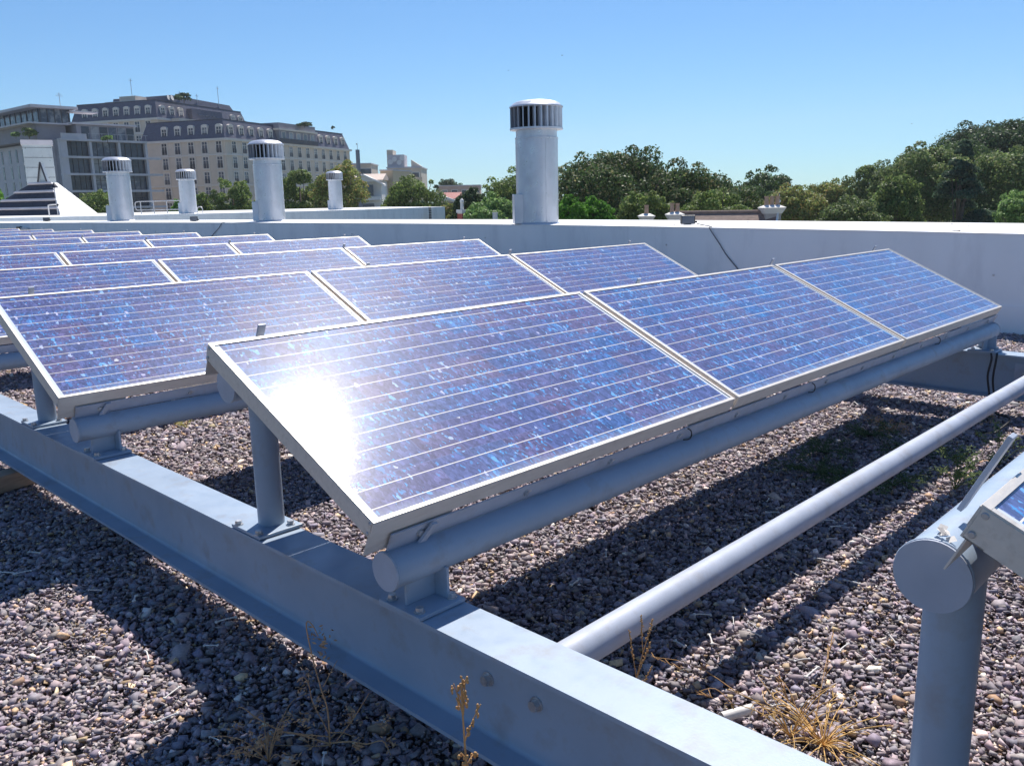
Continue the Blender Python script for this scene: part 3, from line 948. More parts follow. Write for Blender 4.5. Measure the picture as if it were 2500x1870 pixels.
# pyramid skylight and its steel shaft
def pyramid():
    c = at(149, 530, 49.5); e = empty('pyramid_skylight', (c.x, c.y, .30)); tag(e, 'pyramid skylight with dark louvred front and blank white side, far left', 'skylight')
    # local frame: origin at the front right foot, x along the front towards the left of the photo
    fl = at(-60, 533, 52.5) - c; fl.z = 0; w = fl.length
    a = math.atan2(fl.y, fl.x); e.rotation_euler = (0, 0, a)
    # y axis points away from the viewer after this rotation? (left-to-right flip gives -y away)
    H = 1.95
    dpt = -2.7
    tx0, tx1, ty = 2.05, 3.65, -1.35
    m = MB()
    b = [(0, 0, 0), (0, dpt, 0), (w, dpt, 0), (w, 0, 0)]
    t = [(tx0, ty, H), (tx0, ty - .35, H), (tx1 + .2, ty - .35, H), (tx1 + .2, ty, H)]
    m.add(b + t, [(0, 1, 2, 3), (4, 7, 6, 5), (0, 4, 5, 1), (1, 5, 6, 2), (2, 6, 7, 3), (3, 7, 4, 0)])
    m.build('body', M['white_top'], e)
    # louvred dark front, four bands with pale bars between
    def on(q, s, out):     # q: 0 bottom..1 top, s: 0 right..1 left
        p0 = Vector((0, 0, 0)).lerp(Vector((w, 0, 0)), s); p1 = Vector((tx0, ty, H)).lerp(Vector((tx1 + .2, ty, H)), s)
        return p0.lerp(p1, q) + Vector((0, .8 * out, .6 * out))
    for k in range(4):
        q0, q1 = .02 + k * .245, .215 + k * .245
        m = MB(); m.hexa([on(q0, 0.015, .01), on(q0, .99, .01), on(q1, .99, .01), on(q1, 0.015, .01)], [on(q0, 0.015, .05), on(q0, .99, .05), on(q1, .99, .02), on(q1, 0.015, .02)])
        m.build('louvre_panel', M['louvre'], e)
        m = MB(); m.hexa([on(q1 + .003, 0.0, .01), on(q1 + .003, 1, .01), on(q1 + .045, 1, .01), on(q1 + .045, 0.0, .01)], [on(q1 + .003, 0.0, .12), on(q1 + .003, 1, .12), on(q1 + .045, 1, .12), on(q1 + .045, 0.0, .12)])
        m.build('louvre_bar', M['concrete'], e)
    # small gable peak on top
    m = MB(); m.prism([(tx0 + .55, H), (tx0 + 1.25, H), (tx0 + .9, H + 1.15)], 'y', ty - .3, ty - .1); m.build('peak', M['steel_panel'], e)
    m = MB(); m.tube([(tx0 + .50, ty - .05, H), (tx0 + .9, ty - .05, H + 1.2)], .05, 5); m.tube([(tx0 + 1.3, ty - .05, H), (tx0 + .9, ty - .05, H + 1.2)], .05, 5); m.build('peak_trim', M['dark_metal'], e)
pyramid()
def shaft():
    c = at(104, 447, 57); e = empty('steel_shaft', (c.x, c.y, .3)); tag(e, 'pale steel clad lift shaft with horizontal joints behind the pyramid skylight', 'lift shaft')
    e.rotation_euler = (0, 0, math.atan2(_fh.y, _fh.x) - PI / 2 + rad(28))
    top = at(104, 342, 57).z - .3
    z = 0; k = 0
    while z < top - .3:
        h = .62
        MB().box(-.88, .80, 0, 1.5, z, min(top - .3, z + h - .03)).build('cladding_panel', M['steel_panel'], e); z += h
    MB().box(-.83, .75, .05, 1.45, 0, top - .35).build('core', M['dark_metal'], e)
    MB().box(-.95, .87, -.07, 1.57, top - .3, top).build('coping', M['concrete'], e)
shaft()
def cone_lamp():
    P = at(142, 529, 44); e = empty('cowl_pipe', (P.x, P.y, .35)); tag(e, 'thin roof pipe with a dark conical cowl before the pyramid skylight', 'vent pipe')
    m = MB(); m.cyl((0, 0, 0), (0, 0, 1.50), .022, n=10); m.build('pipe', M['rail'], e)
    m = MB(); m.lathe([(.19, 1.42), (.185, 1.44), (.02, 1.68), (.001, 1.69)], 20); m.build('cowl', M['dark_metal'], e, auto=.6)
    P = at(121, 529, 43); e = empty('gooseneck_pipe', (P.x, P.y, .35)); tag(e, 'pale bent gooseneck pipe on the roof before the pyramid skylight', 'pipe')
    r = Vector((_fh.y, -_fh.x, 0))
    m = MB(); m.tube(smooth3([Vector((0, 0, 0)), Vector((0, 0, .5)), r * .06 + Vector((0, 0, .58)), r * .45 + Vector((0, 0, .60))]), .03, 8); m.build('pipe_bend', M['white_render'], e, smooth=True)
    m = MB(); m.ball(r * .47 + Vector((0, 0, .58)), .06); m.build('nozzle', M['black'], e)
cone_lamp()
# chimney with a red band, thin white flue
P = at(1129, 535, 62); e = empty('banded_chimney', (P.x, P.y, -2.5)); tag(e, 'white chimney with a dark red band and slender pot, before the trees', 'chimney')
zz = at(1129, 508, 62).z + 2.5
MB().box(-.24, .24, -.24, .24, 0, zz - .35).build('stack', M['white_render'], e)
MB().box(-.25, .25, -.25, .25, zz - 1.05, zz - .40).build('band', M['redroof'], e)
MB().box(-.30, .30, -.30, .30, zz - .34, zz - .12).build('cap', M['white_render'], e)
MB().lathe([(.13, zz - .12), (.11, zz + .35), (.15, zz + .40), (.13, zz + .55), (.02, zz + .66)], 14).build('pot', M['white_render'], e)
P = at(1209, 535, 50); e = empty('white_flue', (P.x, P.y, -2.0)); tag(e, 'short white flue pipe just left of the central vent', 'flue')
m = MB(); m.cyl((0, 0, 0), (0, 0, at(1209, 521, 50).z + 2.0), .15, n=14); m.build('pipe', M['white_render'], e, auto=.6)
m = MB(); m.cyl((0, 0, at(1209, 521, 50).z + 2.0), (0, 0, at(1209, 519, 50).z + 2.0), .18, n=14); m.build('cap', M['white_render'], e, auto=.6)

# ------------------------------------------------------------------ old tiled house on the right
def chimney(P, w, zt, npots, label, zb=-3.0):
    e = empty('house_chimney', (P.x, P.y, zb)); e.rotation_euler = (0, 0, math.atan2(_fh.y, _fh.x) - PI / 2)
    tag(e, label, 'chimney', 'flared chimneys of the old house')
    h = zt - zb
    MB().box(-w / 2, w / 2, -.3, .3, 0, h - .42).build('stack', M['chimney'], e)
    a, b = w / 2 + .03, w / 2 + .19
    MB().hexa([(-a, -.33, h - .42), (a, -.33, h - .42), (a, .33, h - .42), (-a, .33, h - .42)], [(-b, -.5, h - .12), (b, -.5, h - .12), (b, .5, h - .12), (-b, .5, h - .12)]).build('flared_cap', M['white_render'], e)
    MB().hexa([(-b, -.5, h - .119), (b, -.5, h - .119), (b, .5, h - .119), (-b, .5, h - .119)], [(-w * .42, -.2, h), (w * .42, -.2, h), (w * .42, .2, h), (-w * .42, .2, h)]).build('mortar_slope', M['white_render'], e)
    for k in range(npots):
        x = (k - (npots - 1) / 2) * .27
        MB().lathe([(.115, h - .04), (.10, h + .36), (.12, h + .38), (.12, h + .43)], 12, (x, 0)).build('pot', M['terracotta'], e)
def old_house():
    d = 45
    A = at(1640, 520.5, d); B = at(1898, 516, d - 2)
    ax = (B - A); ax.z = 0; L = ax.length; e = empty('tiled_house', (A.x, A.y, ZG)); e.rotation_euler = (0, 0, math.atan2(ax.y, ax.x))
    tag(e, 'old house whose brown tiled roof ridge shows above the parapet', 'house')
    zr = A.z - ZG; W2 = 4.6
    MB().box(.2, L - .2, -W2, W2, 0, zr - 3.4).build('wall', M['white_render'], e)
    m = MB(); m.prism([(-W2 - .3, zr - 3.4), (0, zr), (W2 + .3, zr - 3.4)], 'x', 0, L); m.build('roof', M['tile'], e)
    m = MB(); m.cyl((0, 0, zr + .01), (L, 0, zr + .01), .09, n=10); m.build('ridge_tile', M['tile'], e)
    for s in (-1,):
        m = MB(); m.hexa([(L + .02, s * (W2 + .5), zr - 3.75), (L + .10, s * (W2 + .5), zr - 3.75), (L + .10, 0, zr - .08), (L + .02, 0, zr - .08)], [(L + .02, s * (W2 + .5), zr - 3.45), (L + .10, s * (W2 + .5), zr - 3.45), (L + .10, 0, zr + .22), (L + .02, 0, zr + .22)]); m.build('barge_board', M['white_render'], e)
    m = MB(); m.cyl((L + .06, 0, zr - .1), (L + .06, 0, zr + .85), .05, .012, n=8); m.ball((L + .06, 0, zr + .5), .08); m.build('finial', M['white_render'], e)
old_house()
P = at(1883, 540, 43); chimney(P, .76, at(1883, 501, 43).z, 3, 'large flared chimney with three pots on the tiled roof')
P = at(1647, 536, 44); chimney(P, .46, at(1647, 518, 44).z, 2, 'flared chimney with a pair of pots just left of the black floodlight')
P = at(1578, 535, 45); chimney(P, .40, at(1578, 522, 45).z, 1, 'smallest flared chimney with a single pot, left of the floodlight')
P = at(1921, 531, 53); small = MB(); 

# ------------------------------------------------------------------ buildings
def frame_from(c, r):
    """yaw of a building whose right-hand facade runs from c to r"""
    d = r - c
    return math.atan2(d.y, d.x)
WIN = {}
def win_mesh(kind, w, h, surround=.22, rail=True, arch=False):
    """builds a window prototype: frame with pane and balcony rail as children"""
    m = MB(); s = surround
    m.box(-w / 2 - s, -w / 2, -.10, .02, -.05, h + s); m.box(w / 2, w / 2 + s, -.10, .02, -.05, h + s)
    m.box(-w / 2, w / 2, -.10, .02, h, h + s); m.box(-w / 2 - s, w / 2 + s, -.16, .02, -.25, -.0505)
    m.box(-.05, .05, -.06, .01, 0, h)
    m.box(-w / 2 + .0, -.051, -.05, .0, h * .70, h * .74); m.box(.051, w / 2, -.05, .0, h * .70, h * .74)
    if arch:
        k = 8; pts = [((w / 2 + s) * math.cos(PI * i / k), h + s + .001 + .42 * math.sin(PI * i / k)) for i in range(k + 1)]
        m.prism(pts, 'y', -.14, 1.0)
        m.box(-w / 2 - s, -w / 2, .021, 1.2, -.05, h + s); m.box(w / 2, w / 2 + s, .021, 1.2, -.05, h + s)
    f = m.build('dormer' if arch else 'window', M['cream_trim'])
    p = MB().box(-w / 2 + .0, w / 2, -.02, -.005, 0, h).build('pane', M['pane'], f)
    if rail:
        m = MB(); m.box(-w / 2, w / 2, -.14, -.11, h * .38, h * .40)
        for i in range(9):
            x = -w / 2 + w * i / 8; m.box(x - .02, x + .02, -.135, -.112, 0, h * .379)
        m.build('railing', M['dark_metal'], f)
    return f
def place_win(proto, root, used, loc, face):
    o = proto if not used else copy_tree(proto)
    o.parent = root; o.location = loc; o.rotation_euler = (0, 0, 0 if face == 'r' else -PI / 2)
    return o
def mansard_block(name, label, c, r, left_len, right_len, zeave, ztop, floors, fh, left_cols, right_cols, skip=lambda s, i, k: False, inset=1.15, dormers=True, win=(1.25, 2.2)):
    e = empty(name, (c.x, c.y, ZG)); e.rotation_euler = (0, 0, frame_from(c, r)); tag(e, label, 'building')
    E_ = zeave - ZG; T_ = ztop - ZG
    MB().box(0, right_len, 0, left_len, 0, E_ - .45).build('wall', M['cream'], e)
    MB().box(-.45, right_len + .45, -.45, left_len + .45, E_ - .449, E_).build('cornice', M['cream_trim'], e)
    for k in range(1, floors):
        if k in (1, 3): MB().box(-.22, right_len + .22, -.22, left_len + .22, E_ - .15 - k * fh - .2, E_ - .15 - k * fh + .08).build('string_course', M['cream_trim'], e)
    b = [(0, 0, E_), (right_len, 0, E_), (right_len, left_len, E_), (0, left_len, E_)]
    i_ = inset
    t = [(i_, i_, T_), (right_len - i_, i_, T_), (right_len - i_, left_len - i_, T_), (i_, left_len - i_, T_)]
    MB().hexa(b, t).build('mansard_roof', M['slate'], e)
    m = MB(); m.box(i_ - .06, right_len - i_ + .06, i_ - .06, left_len - i_ + .06, T_ + .001, T_ + .16); m.build('roof_curb', M['dark_metal'], e)
    wp_ = win_mesh('w', win[0], win[1]); dp_ = win_mesh('d', 1.15, 1.9, .20, True, True)
    uw = ud = False
    n = 0
    for side, cols, L in (('l', left_cols, left_len), ('r', right_cols, right_len)):
        for i, x in enumerate(cols):
            for k in range(-1, floors):
                if skip(side, i, k): continue
                if k == -1:
                    if not dormers: continue
                    d = .38
                    loc = (x, d, E_ + .35) if side == 'r' else (d, x, E_ + .35)
                    place_win(dp_, e, ud, loc, side); ud = True
                else:
                    z = E_ - .15 - (k + 1) * fh + .35
                    loc = (x, -.0205, z) if side == 'r' else (-.0205, x, z)
                    place_win(wp_, e, uw, loc, side); uw = True
    if not ud: bpy.data.objects.remove(dp_.children[0]); 
    return e
# front mansard building
c3 = at(549, 337, 180); r3 = at(850, 365, 226)
front = mansard_block('mansard_building', 'cream stone apartment building with dark slate mansard roof, nearer of the two', c3, r3, 21.4, 49.5, c3.z, at(541, 291.5, 181).z, 6, 3.02,
    [1.6, 5.1, 8.5, 11.9, 15.3], [2.6 + i * 3.42 for i in range(14)],
    skip=lambda s, i, k: (s == 'r' and (k > 3 or (5 <= i <= 8 and k == -1) or (i in (3, 4) and k > 2))) or (s == 'l' and k > 4))
# flat-fronted attic in the middle of the long facade
E3 = c3.z - ZG
a3 = empty('attic_front', (0, 0, 0)); a3.parent = front
MB().box(18.6, 33.4, -.30, 6, E3 + .002, E3 + 4.35).build('attic_wall', M['concrete_dark'], a3)
MB().box(18.2, 33.8, -.7, 6.2, E3 + 2.75, E3 + 3.15).build('attic_ledge', M['cream_trim'], a3)
for i in range(5):
    x = 20.3 + i * 2.9
    f = MB().box(x - .8, x + .8, -.36, -.3005, E3 + .25, E3 + 2.5).build('attic_window', M['cream_trim'], a3)
    MB().box(x - .6, x + .6, -.38, -.3605, E3 + .3, E3 + 2.4).build('attic_pane', M['pane'], a3)
MB().box(18.3, 33.7, -.75, -.70, E3 + .05, E3 + 1.0).build('attic_railing', M['dark_metal'], a3)
# rear mansard building, taller
c2 = at(383.7, 287.6, 198); r2 = at(586, 300, 226)
rear = mansard_block('mansard_building', 'taller cream apartment building with dark mansard roof, behind the nearer one', c2, r2, 24.5, 33, c2.z, at(382.6, 244.5, 199).z, 6, 3.05,
    [2.6, 5.6, 8.6, 11.6, 14.6, 17.6, 20.6], [2.4, 5.4, 8.4, 27.5, 30.5], skip=lambda s, i, k: (k > 5) or (s == 'r' and k > -1))
E2 = c2.z - ZG; T2 = at(382.6, 244.5, 199).z - ZG
MB().hexa([(8, 1.9, T2 - 1.2), (31.5, 1.9, T2 - 1.2), (31.5, 20, T2 - 1.2), (8, 20, T2 - 1.2)], [(8.4, 2.6, T2 + 1.9), (29.5, 2.6, T2 + 1.5), (29.5, 19.4, T2 + 1.5), (8.4, 19.4, T2 + 1.9)]).build('upper_roof', M['slate'], rear)
MB().box(11, 22, -.6, 1.85, E2 - .9, E2 - .451 + 3.3).build('stair_wall', M['slate'], rear)
MB().box(4, 14, -2.6, -.5, E2 - .9, E2 + .1).build('terrace_wall', M['cream'], rear)
for i in range(3):
    m = MB(); x = 13 + i * 2.6; m.hexa([(x, -.75, E2 + 1.5), (x + 1.6, -.75, E2 + 1.5), (x + 1.6, 1.6, E2 + 3.6), (x, 1.6, E2 + 3.6)], [(x, -.75, E2 + 1.62), (x + 1.6, -.75, E2 + 1.62), (x + 1.6, 1.6, E2 + 3.72), (x, 1.6, E2 + 3.72)])
    m.build('skylight', M['pane_blue'], rear)
MB().box(3, 12, 5.5, 17, T2 + .162, T2 + .55).build('roof_room', M['concrete'], rear)
MB().box(3.4, 7, 8.5, 13, T2 + .551, T2 + 1.6).build('roof_room', M['beige'], rear)
for (x, y, h) in ((3.6, 9.5, 5.4), (25, 2.4, 5.6), (11, 2.4, 3.0), (17, 2.4, 3.0)):
    m = MB(); m.cyl((x, y, T2 + .5), (x, y, T2 + h), .06, n=6); m.box(x - .5, x + .5, y - .03, y + .03, T2 + h - .5, T2 + h - .42); m.build('antenna', M['rail'], rear)
for (x, y) in ((7.6, 3.0), (8.3, 2.6)):
    m = MB(); m.lathe([(.02, 0), (.35, .07), (.62, .25)], 14); m.build('satellite_dish', M['white_render'], rear, loc=(x, y, T2 + 1.2), rot=(rad(75), 0, rad(10)))

# modern concrete block at the left
def modern_block():
    c = at(145, 345, 150); r = at(351, 357, 161)
    e = empty('balcony_block', (c.x, c.y, ZG)); e.rotation_euler = (0, 0, frame_from(c, r)); tag(e, 'grey modern apartment block with glazed balconies and rooftop terraces, far left', 'building')
    R_, L_ = 15.2, 34
    T = at(145, 338, 150).z - ZG; fh = 2.85
    MB().box(.5, R_ - .3, .9, L_, 0, T - .05).build('core', M['concrete_dark'], e)
    # long left facade of plain render with slit windows
    MB().box(0, .49, 3.5, L_, 0, T - .3).build('side_wall', M['concrete'], e)
    for k in range(6):
        z = T - .6 - (k + 1) * fh
        for y in (5.5, 9.2, 12.4, 15.6, 18.8, 22, 26, 30):
            MB().box(-.06, -.001, y, y + .75, z + .2, z + 2.5).build('slit_window', M['pane_blue'], e)
    for k in range(6):
        z = T - .35 - k * fh
        MB().box(-.05, R_, -.25, .88, z, z + .36).build('floor_slab', M['concrete'], e)
    for x in (0, 4.9, 9.9, R_ - .4):
        MB().box(x, x + .40 + (.75 if x == 0 else 0), -.05, .85, 0, T - .351).build('column', M['concrete'], e)
    for k in range(1, 6):
        z = T - .35 - k * fh + .365
        for a, b in ((1.2, 4.85), (5.35, 9.85), (10.35, R_ - .45)):
            f = MB()
            n = 4
            for i in range(n + 1):
                x = a + (b - a) * i / n; f.box(x - .03, x + .03, .70, .86, z, z + fh - .375)
            f.box(a, b, .71, .85, z + 1.6, z + 1.66)
            f = f.build('glazing', M['dark_metal'], e)
            MB().box(a + .01, b - .01, .80, .84, z + .01, z + fh - .38).build('pane', M['pane_blue'], f)
    # terrace railing and set-back storeys
    m = MB(); m.box(4.8, R_ + .2, -.24, -.2, T + .95, T + 1.0)
    for i in range(10): m.box(4.9 + i * 1.12, 4.94 + i * 1.12, -.235, -.205, T + .011, T + .949)
    m.build('terrace_railing', M['rail'], e)
    MB().box(0.4, 4.6, .0, .3, T + .012, T + .9).build('terrace_wall', M['concrete'], e)
    MB().box(4.4, R_ - .6, 3.2, L_ - 4, T + .0, T + 2.7).build('upper_storey', M['concrete_dark'], e)
    for i in range(6):
        x = 5.2 + i * 1.6; MB().box(x, x + 1.35, 3.13, 3.199, T + .3, T + 2.4).build('upper_window', M['pane_blue'], e)
    MB().box(3.6, R_ - .2, 2.6, L_ - 3, T + 2.701, T + 3.0).build('upper_slab', M['concrete'], e)
    MB().box(-3.0, 4.0, 4.2, L_ - 3, T + 2.6, T + 2.85).build('pergola_slab', M['concrete'], e)
    MB().box(-1.5, 3.4, 5.2, L_ - 4, T + .0, T + 2.599).build('upper_storey', M['concrete_dark'], e)
    # penthouse with glass front and overhanging roof
    MB().box(.5, 5.6, 8, L_ - 2, T + 3.001, T + 5.5).build('penthouse', M['pane_blue'], e)
    for i in range(5):
        MB().box(.5 + i * 1.2, .62 + i * 1.2, 7.9, 7.999, T + 3.001, T + 5.5).build('mullion', M['dark_metal'], e)
    for i in range(8):
        MB().box(.38, .499, 8.4 + i * 2.6, 8.55 + i * 2.6, T + 3.001, T + 5.5).build('mullion', M['dark_metal'], e)
    MB().box(-1.5, 6.4, 6.2, L_, T + 5.501, T + 5.95).build('penthouse_roof', M['concrete'], e)
    MB().box(5.0, 9.6, 5.5, 8.5, T + 5.0, T + 5.22).build('pergola_slab', M['concrete'], e)
    m = MB(); m.cyl((5, 10, T + 5.95), (5, 10, T + 8.6), .05, n=6); m.box(4.4, 5.6, 9.97, 10.03, T + 8.0, T + 8.06); m.box(4.6, 5.4, 9.97, 10.03, T + 8.3, T + 8.36); m.build('antenna', M['rail'], e)
    # projecting right-hand balconies
    for k in range(1, 6):
        z = T - .35 - k * fh
        MB().box(R_ + .001, R_ + 2.4, -.2, 3.5, z, z + .36).build('side_balcony', M['concrete'], e)
        MB().box(R_ + .1, R_ + .13, .4, 3.2, z + .37, z + fh - .1).build('side_pane', M['pane_blue'], e)
    return e, T
mod, MT = modern_block()

# cream gabled house, beige block with dishes, low pink block, red-roofed house
def simple_block(name, label, u0, u1, vtop, d, depth, mat, yaw=0, cols=4, floors=3, fh=3.0, roofmat=None, win=(1.3, 1.5)):
    a = at(u0, vtop, d); b = at(u1, vtop, d)
    a2 = Vector((a.x, a.y, 0)); b2 = Vector((b.x, b.y, 0)); ax = (b2 - a2); L = ax.length
    e = empty(name, (a.x, a.y, ZG)); e.rotation_euler = (0, 0, math.atan2(ax.y, ax.x) + yaw); tag(e, label, 'building')
    H = (a.z + b.z) / 2 - ZG
    MB().box(0, L, 0, depth, 0, H).build('wall', mat, e)
    MB().box(-.15, L + .15, -.15, depth + .15, H + .001, H + .25).build('roof_edge', roofmat or M['concrete'], e)
    for k in range(floors):
        for i in range(cols):
            x = L * (i + .5) / cols; z = H - .9 - k * fh - win[1]
            f = MB().box(x - win[0] / 2 - .12, x + win[0] / 2 + .12, -.08, -.001, z - .12, z + win[1] + .12).build('window', M['white_render'], e)
            MB().box(x - win[0] / 2, x + win[0] / 2, -.10, -.0805, z, z + win[1]).build('pane', M['pane'], f)
    return e, L, H
be, bL, bH = simple_block('beige_block', 'beige flat-roofed block with balconies and a rooftop stair tower of satellite dishes', 945, 1028, 411, 172, 12, M['beige'], 0, 3, 3)
d_ = 172
px = d_ / F_PX
MB().box(-4.5, 0, -1.5, 8, 0, bH - 1.2).build('side_wing', M['beige'], be)
MB().box(-.2, 1.0, 2, 7, bH + .251, bH + 3.6).build('parapet', M['beige'], be)
MB().box(-4.6, -1.3, 1, 6, bH - 1.19, bH + 6.0).build('stair_tower', M['pink'], be) if False else MB().box(-5.0 + 5, -1.9 + 5.2, 1, 6, bH + .252, bH + 2.6).build('stair_tower', M['concrete'], be)
m = MB(); m.prism([(bL - 2.0, bH + .252), (bL + .1, bH + .252), (bL - 2.0, bH + 1.6)], 'y', 1, 4); m.build('roof_fin', M['beige'], be)
for i in range(2):
    z = bH - 2.9 - i * 3.0
    MB().box(1.2, bL + .3, -1.7, -.151, z, z + .2).build('balcony', M['white_render'], be)
    MB().box(1.2, bL + .3, -1.72, -1.66, z + .21, z + 1.1).build('balcony_front', M['beige'], be)
for (x, y, z) in ((.6, .95, 1.2), (1.4, .95, 1.7), (2.3, .95, 1.1), (2.9, .95, 1.9)):
    m = MB(); m.lathe([(.02, 0), (.3, .06), (.5, .2)], 12); m.build('satellite_dish', M['white_render'], be, loc=(x, y, bH + z), rot=(rad(80), 0, 0))
simple_block('beige_flats', 'plain beige block of flats behind the slim dark mast', 846, 905, 402, 185, 10, M['beige'], 0, 4, 3)
simple_block('pink_block', 'low pinkish flat-roofed block in the distance above the far trees', 1072, 1172, 455, 205, 10, M['pink'], 0, 4, 2, 3.4)
def gabled(name, label, u0, u1, vr, ve, d, mat, roofm, depth=8, balconies=True, yaw=0):
    a = at(u0, ve, d); b = at(u1, ve, d); a.z = b.z = 0; ax = b - a; L = ax.length
    e = empty(name, (a.x, a.y, ZG)); e.rotation_euler = (0, 0, math.atan2(ax.y, ax.x) + yaw); tag(e, label, 'house')
    E_ = at(u0, ve, d).z - ZG; R_ = at(u0, vr, d).z - ZG
    MB().box(0, L, 0, depth, 0, E_).build('wall', mat, e)
    # ridge along x, a cross gable at the right end facing the viewer
    m = MB(); m.prism([(-.6, E_ + .001), (depth / 2, R_), (depth + .6, E_ + .001)], 'x', -.4, L + .4); m.build('roof', roofm, e)
    g = 5.6
    m = MB(); m.prism([(L - g, E_ - .3), (L + .2, E_ - .3), (L - g / 2, R_ - .3)], 'y', -1.2, depth / 2); m.build('gable', mat, e)
    m = MB()
    for s in (-1, 1):
        p0 = Vector((L - g / 2, -1.5, R_ - .15)); p1 = Vector((L - g / 2 + s * (g / 2 + .7), -1.5, E_ - .75))
        m.hexa([p0 + Vector((0, 0, -.28)), p1 + Vector((0, 0, -.28)), p1 + Vector((0, 2.5, -.28)), p0 + Vector((0, 2.5, -.28))], [p0, p1, p1 + Vector((0, 2.5, 0)), p0 + Vector((0, 2.5, 0))])
    m.build('gable_roof', M['white_render'], e)
    for k in range(3):
        z = E_ - 3.0 - k * 3.1
        MB().box(L - 3.1, L - 1.2, -1.26, -1.201 + .2, z + .4, z + 2.2).build('window', M['pane_blue'], e)
        MB().box(1.5, L - g - .2, -.06, -.001, z + .3, z + 2.4).build('balcony_opening', M['pane_blue'], e)
        MB().box(1.2, L - .1, -1.3, -.062, z - .35, z + .25).build('balcony_front', mat, e)
    return e
gabled('gabled_house', 'white house with a pale pink roof and gable, right of the mansard buildings', 862, 930, 424, 441, 150, M['white_render'], M['pinkroof'])
MB_e = gabled('red_roof_house', 'small white gabled house with dark red roof between the trees', 1084, 1118, 470, 486, 130, M['white_render'], M['redroof'], depth=6)
# slim mast and white wall of cream flats
P = at(878.5, 470, 105); e = empty('slim_mast', (P.x, P.y, ZG)); tag(e, 'slim dark square mast with a thin antenna, right of the mansard building', 'mast')
zt = at(878.5, 366, 105).z - ZG
MB().box(-.17, .17, -.17, .17, 0, zt).build('shaft', M['concrete_dark'], e)
m = MB(); m.cyl((0, 0, zt), (0, 0, zt + .75), .03, n=6); m.ball((-.06, 0, zt + .65), .10); m.build('antenna', M['rail'], e)
cw = at(928, 420, 158); e = empty('cream_flats', (cw.x, cw.y, ZG)); e.rotation_euler = (0, 0, math.atan2(_fh.y, _fh.x) - PI / 2 + rad(-15)); tag(e, 'plain cream end wall of a block between the gabled house and beige block', 'building')
hh = at(928, 418, 158).z - ZG
MB().box(0, 2.4, 0, 9, 0, hh).build('wall', surf('cream_end_wall', (.60, .47, .31), .8, 0, .04, .5), e)
MB().box(-.1, 2.5, -.1, 9.1, hh + .001, hh + .22).build('roof_edge', M['concrete'], e)

# ------------------------------------------------------------------ trees
NPR = np.random.default_rng(77)
def leaf_cloud(lobes, n, size, pal, wts, seed, droop=0.0):
    """leaf faces scattered in the shells of many clumps; lobes: (cx,cy,cz,rx,ry,rz)"""
    rng = np.random.default_rng(seed)
    Lb = np.array(lobes); area = (Lb[:, 3] * Lb[:, 5]); pr = area / area.sum()
    li = rng.choice(len(Lb), n, p=pr)
    d = rng.normal(size=(n, 3)); d /= np.linalg.norm(d, axis=1)[:, None]
    d[:, 2] = np.where(d[:, 2] < -.35, -d[:, 2], d[:, 2])
    rr = 1 - np.abs(rng.normal(0, .16, n)); rr = np.where(rng.random(n) < .08, 1 + rng.random(n) * .14, rr)
    P = Lb[li, :3] + d * Lb[li, 3:6] * rr[:, None]
    nrm = d * .9 + rng.normal(0, .55, (n, 3)); nrm /= np.linalg.norm(nrm, axis=1)[:, None]
    a = np.cross(nrm, rng.normal(size=(n, 3))); a /= np.linalg.norm(a, axis=1)[:, None]; b = np.cross(nrm, a)
    if droop: b[:, 2] -= droop; 
    s = size * rng.uniform(.6, 1.4, n)
    a = a * s[:, None] * .5; b = b * s[:, None] * rng.uniform(.45, .85, n)[:, None]
    V = np.stack([P - a, P - a * .1 - b * .6, P + a, P + a * .1 + b * .6], 1).reshape(-1, 3)
    Fq = np.arange(4 * n).reshape(-1, 4)
    pal = np.array(pal); ci = rng.choice(len(pal), n, p=np.array(wts) / sum(wts))
    lobe_t = rng.uniform(.78, 1.22, len(Lb))
    pal = pal * np.array([.94, 1.07, .90])
    c = 2.0 * pal[ci] * rng.uniform(.7, 1.3, (n, 1)) * lobe_t[li][:, None]
    return V, Fq, np.repeat(c, 4, axis=0)
PAL = {
    'fig': ([(.030, .048, .018), (.045, .062, .024), (.075, .080, .035), (.13, .10, .055)], (.4, .33, .18, .09)),
    'olive': ([(0.084, 0.107, 0.034), (0.123, 0.140, 0.047), (0.062, 0.084, 0.028), (0.179, 0.179, 0.067)], (.35, .3, .25, .1)),
    'autumn': ([(0.130, 0.137, 0.046), (0.182, 0.169, 0.058), (0.195, 0.124, 0.058), (0.098, 0.111, 0.039)], (.35, .25, .2, .2)),
    'dark': ([(.022, .035, .018), (.035, .050, .024), (.055, .070, .035)], (.45, .38, .17)),
    'conifer': ([(.034, .052, .038), (.048, .068, .046), (.075, .095, .066)], (.5, .35, .15)),
    'bright': ([(0.071, 0.140, 0.021), (0.099, 0.187, 0.030), (0.047, 0.103, 0.017)], (.4, .3, .3)),
    'euca': ([(0.078, 0.098, 0.038), (0.107, 0.123, 0.050), (0.134, 0.123, 0.062), (0.056, 0.073, 0.031)], (.35, .3, .15, .2)),
    'light': ([(0.111, 0.155, 0.055), (0.166, 0.210, 0.088), (0.077, 0.111, 0.039)], (.4, .3, .3)),
    'pine': ([(.032, .052, .020), (.048, .070, .026), (.075, .095, .038)], (.45, .35, .2)),
}
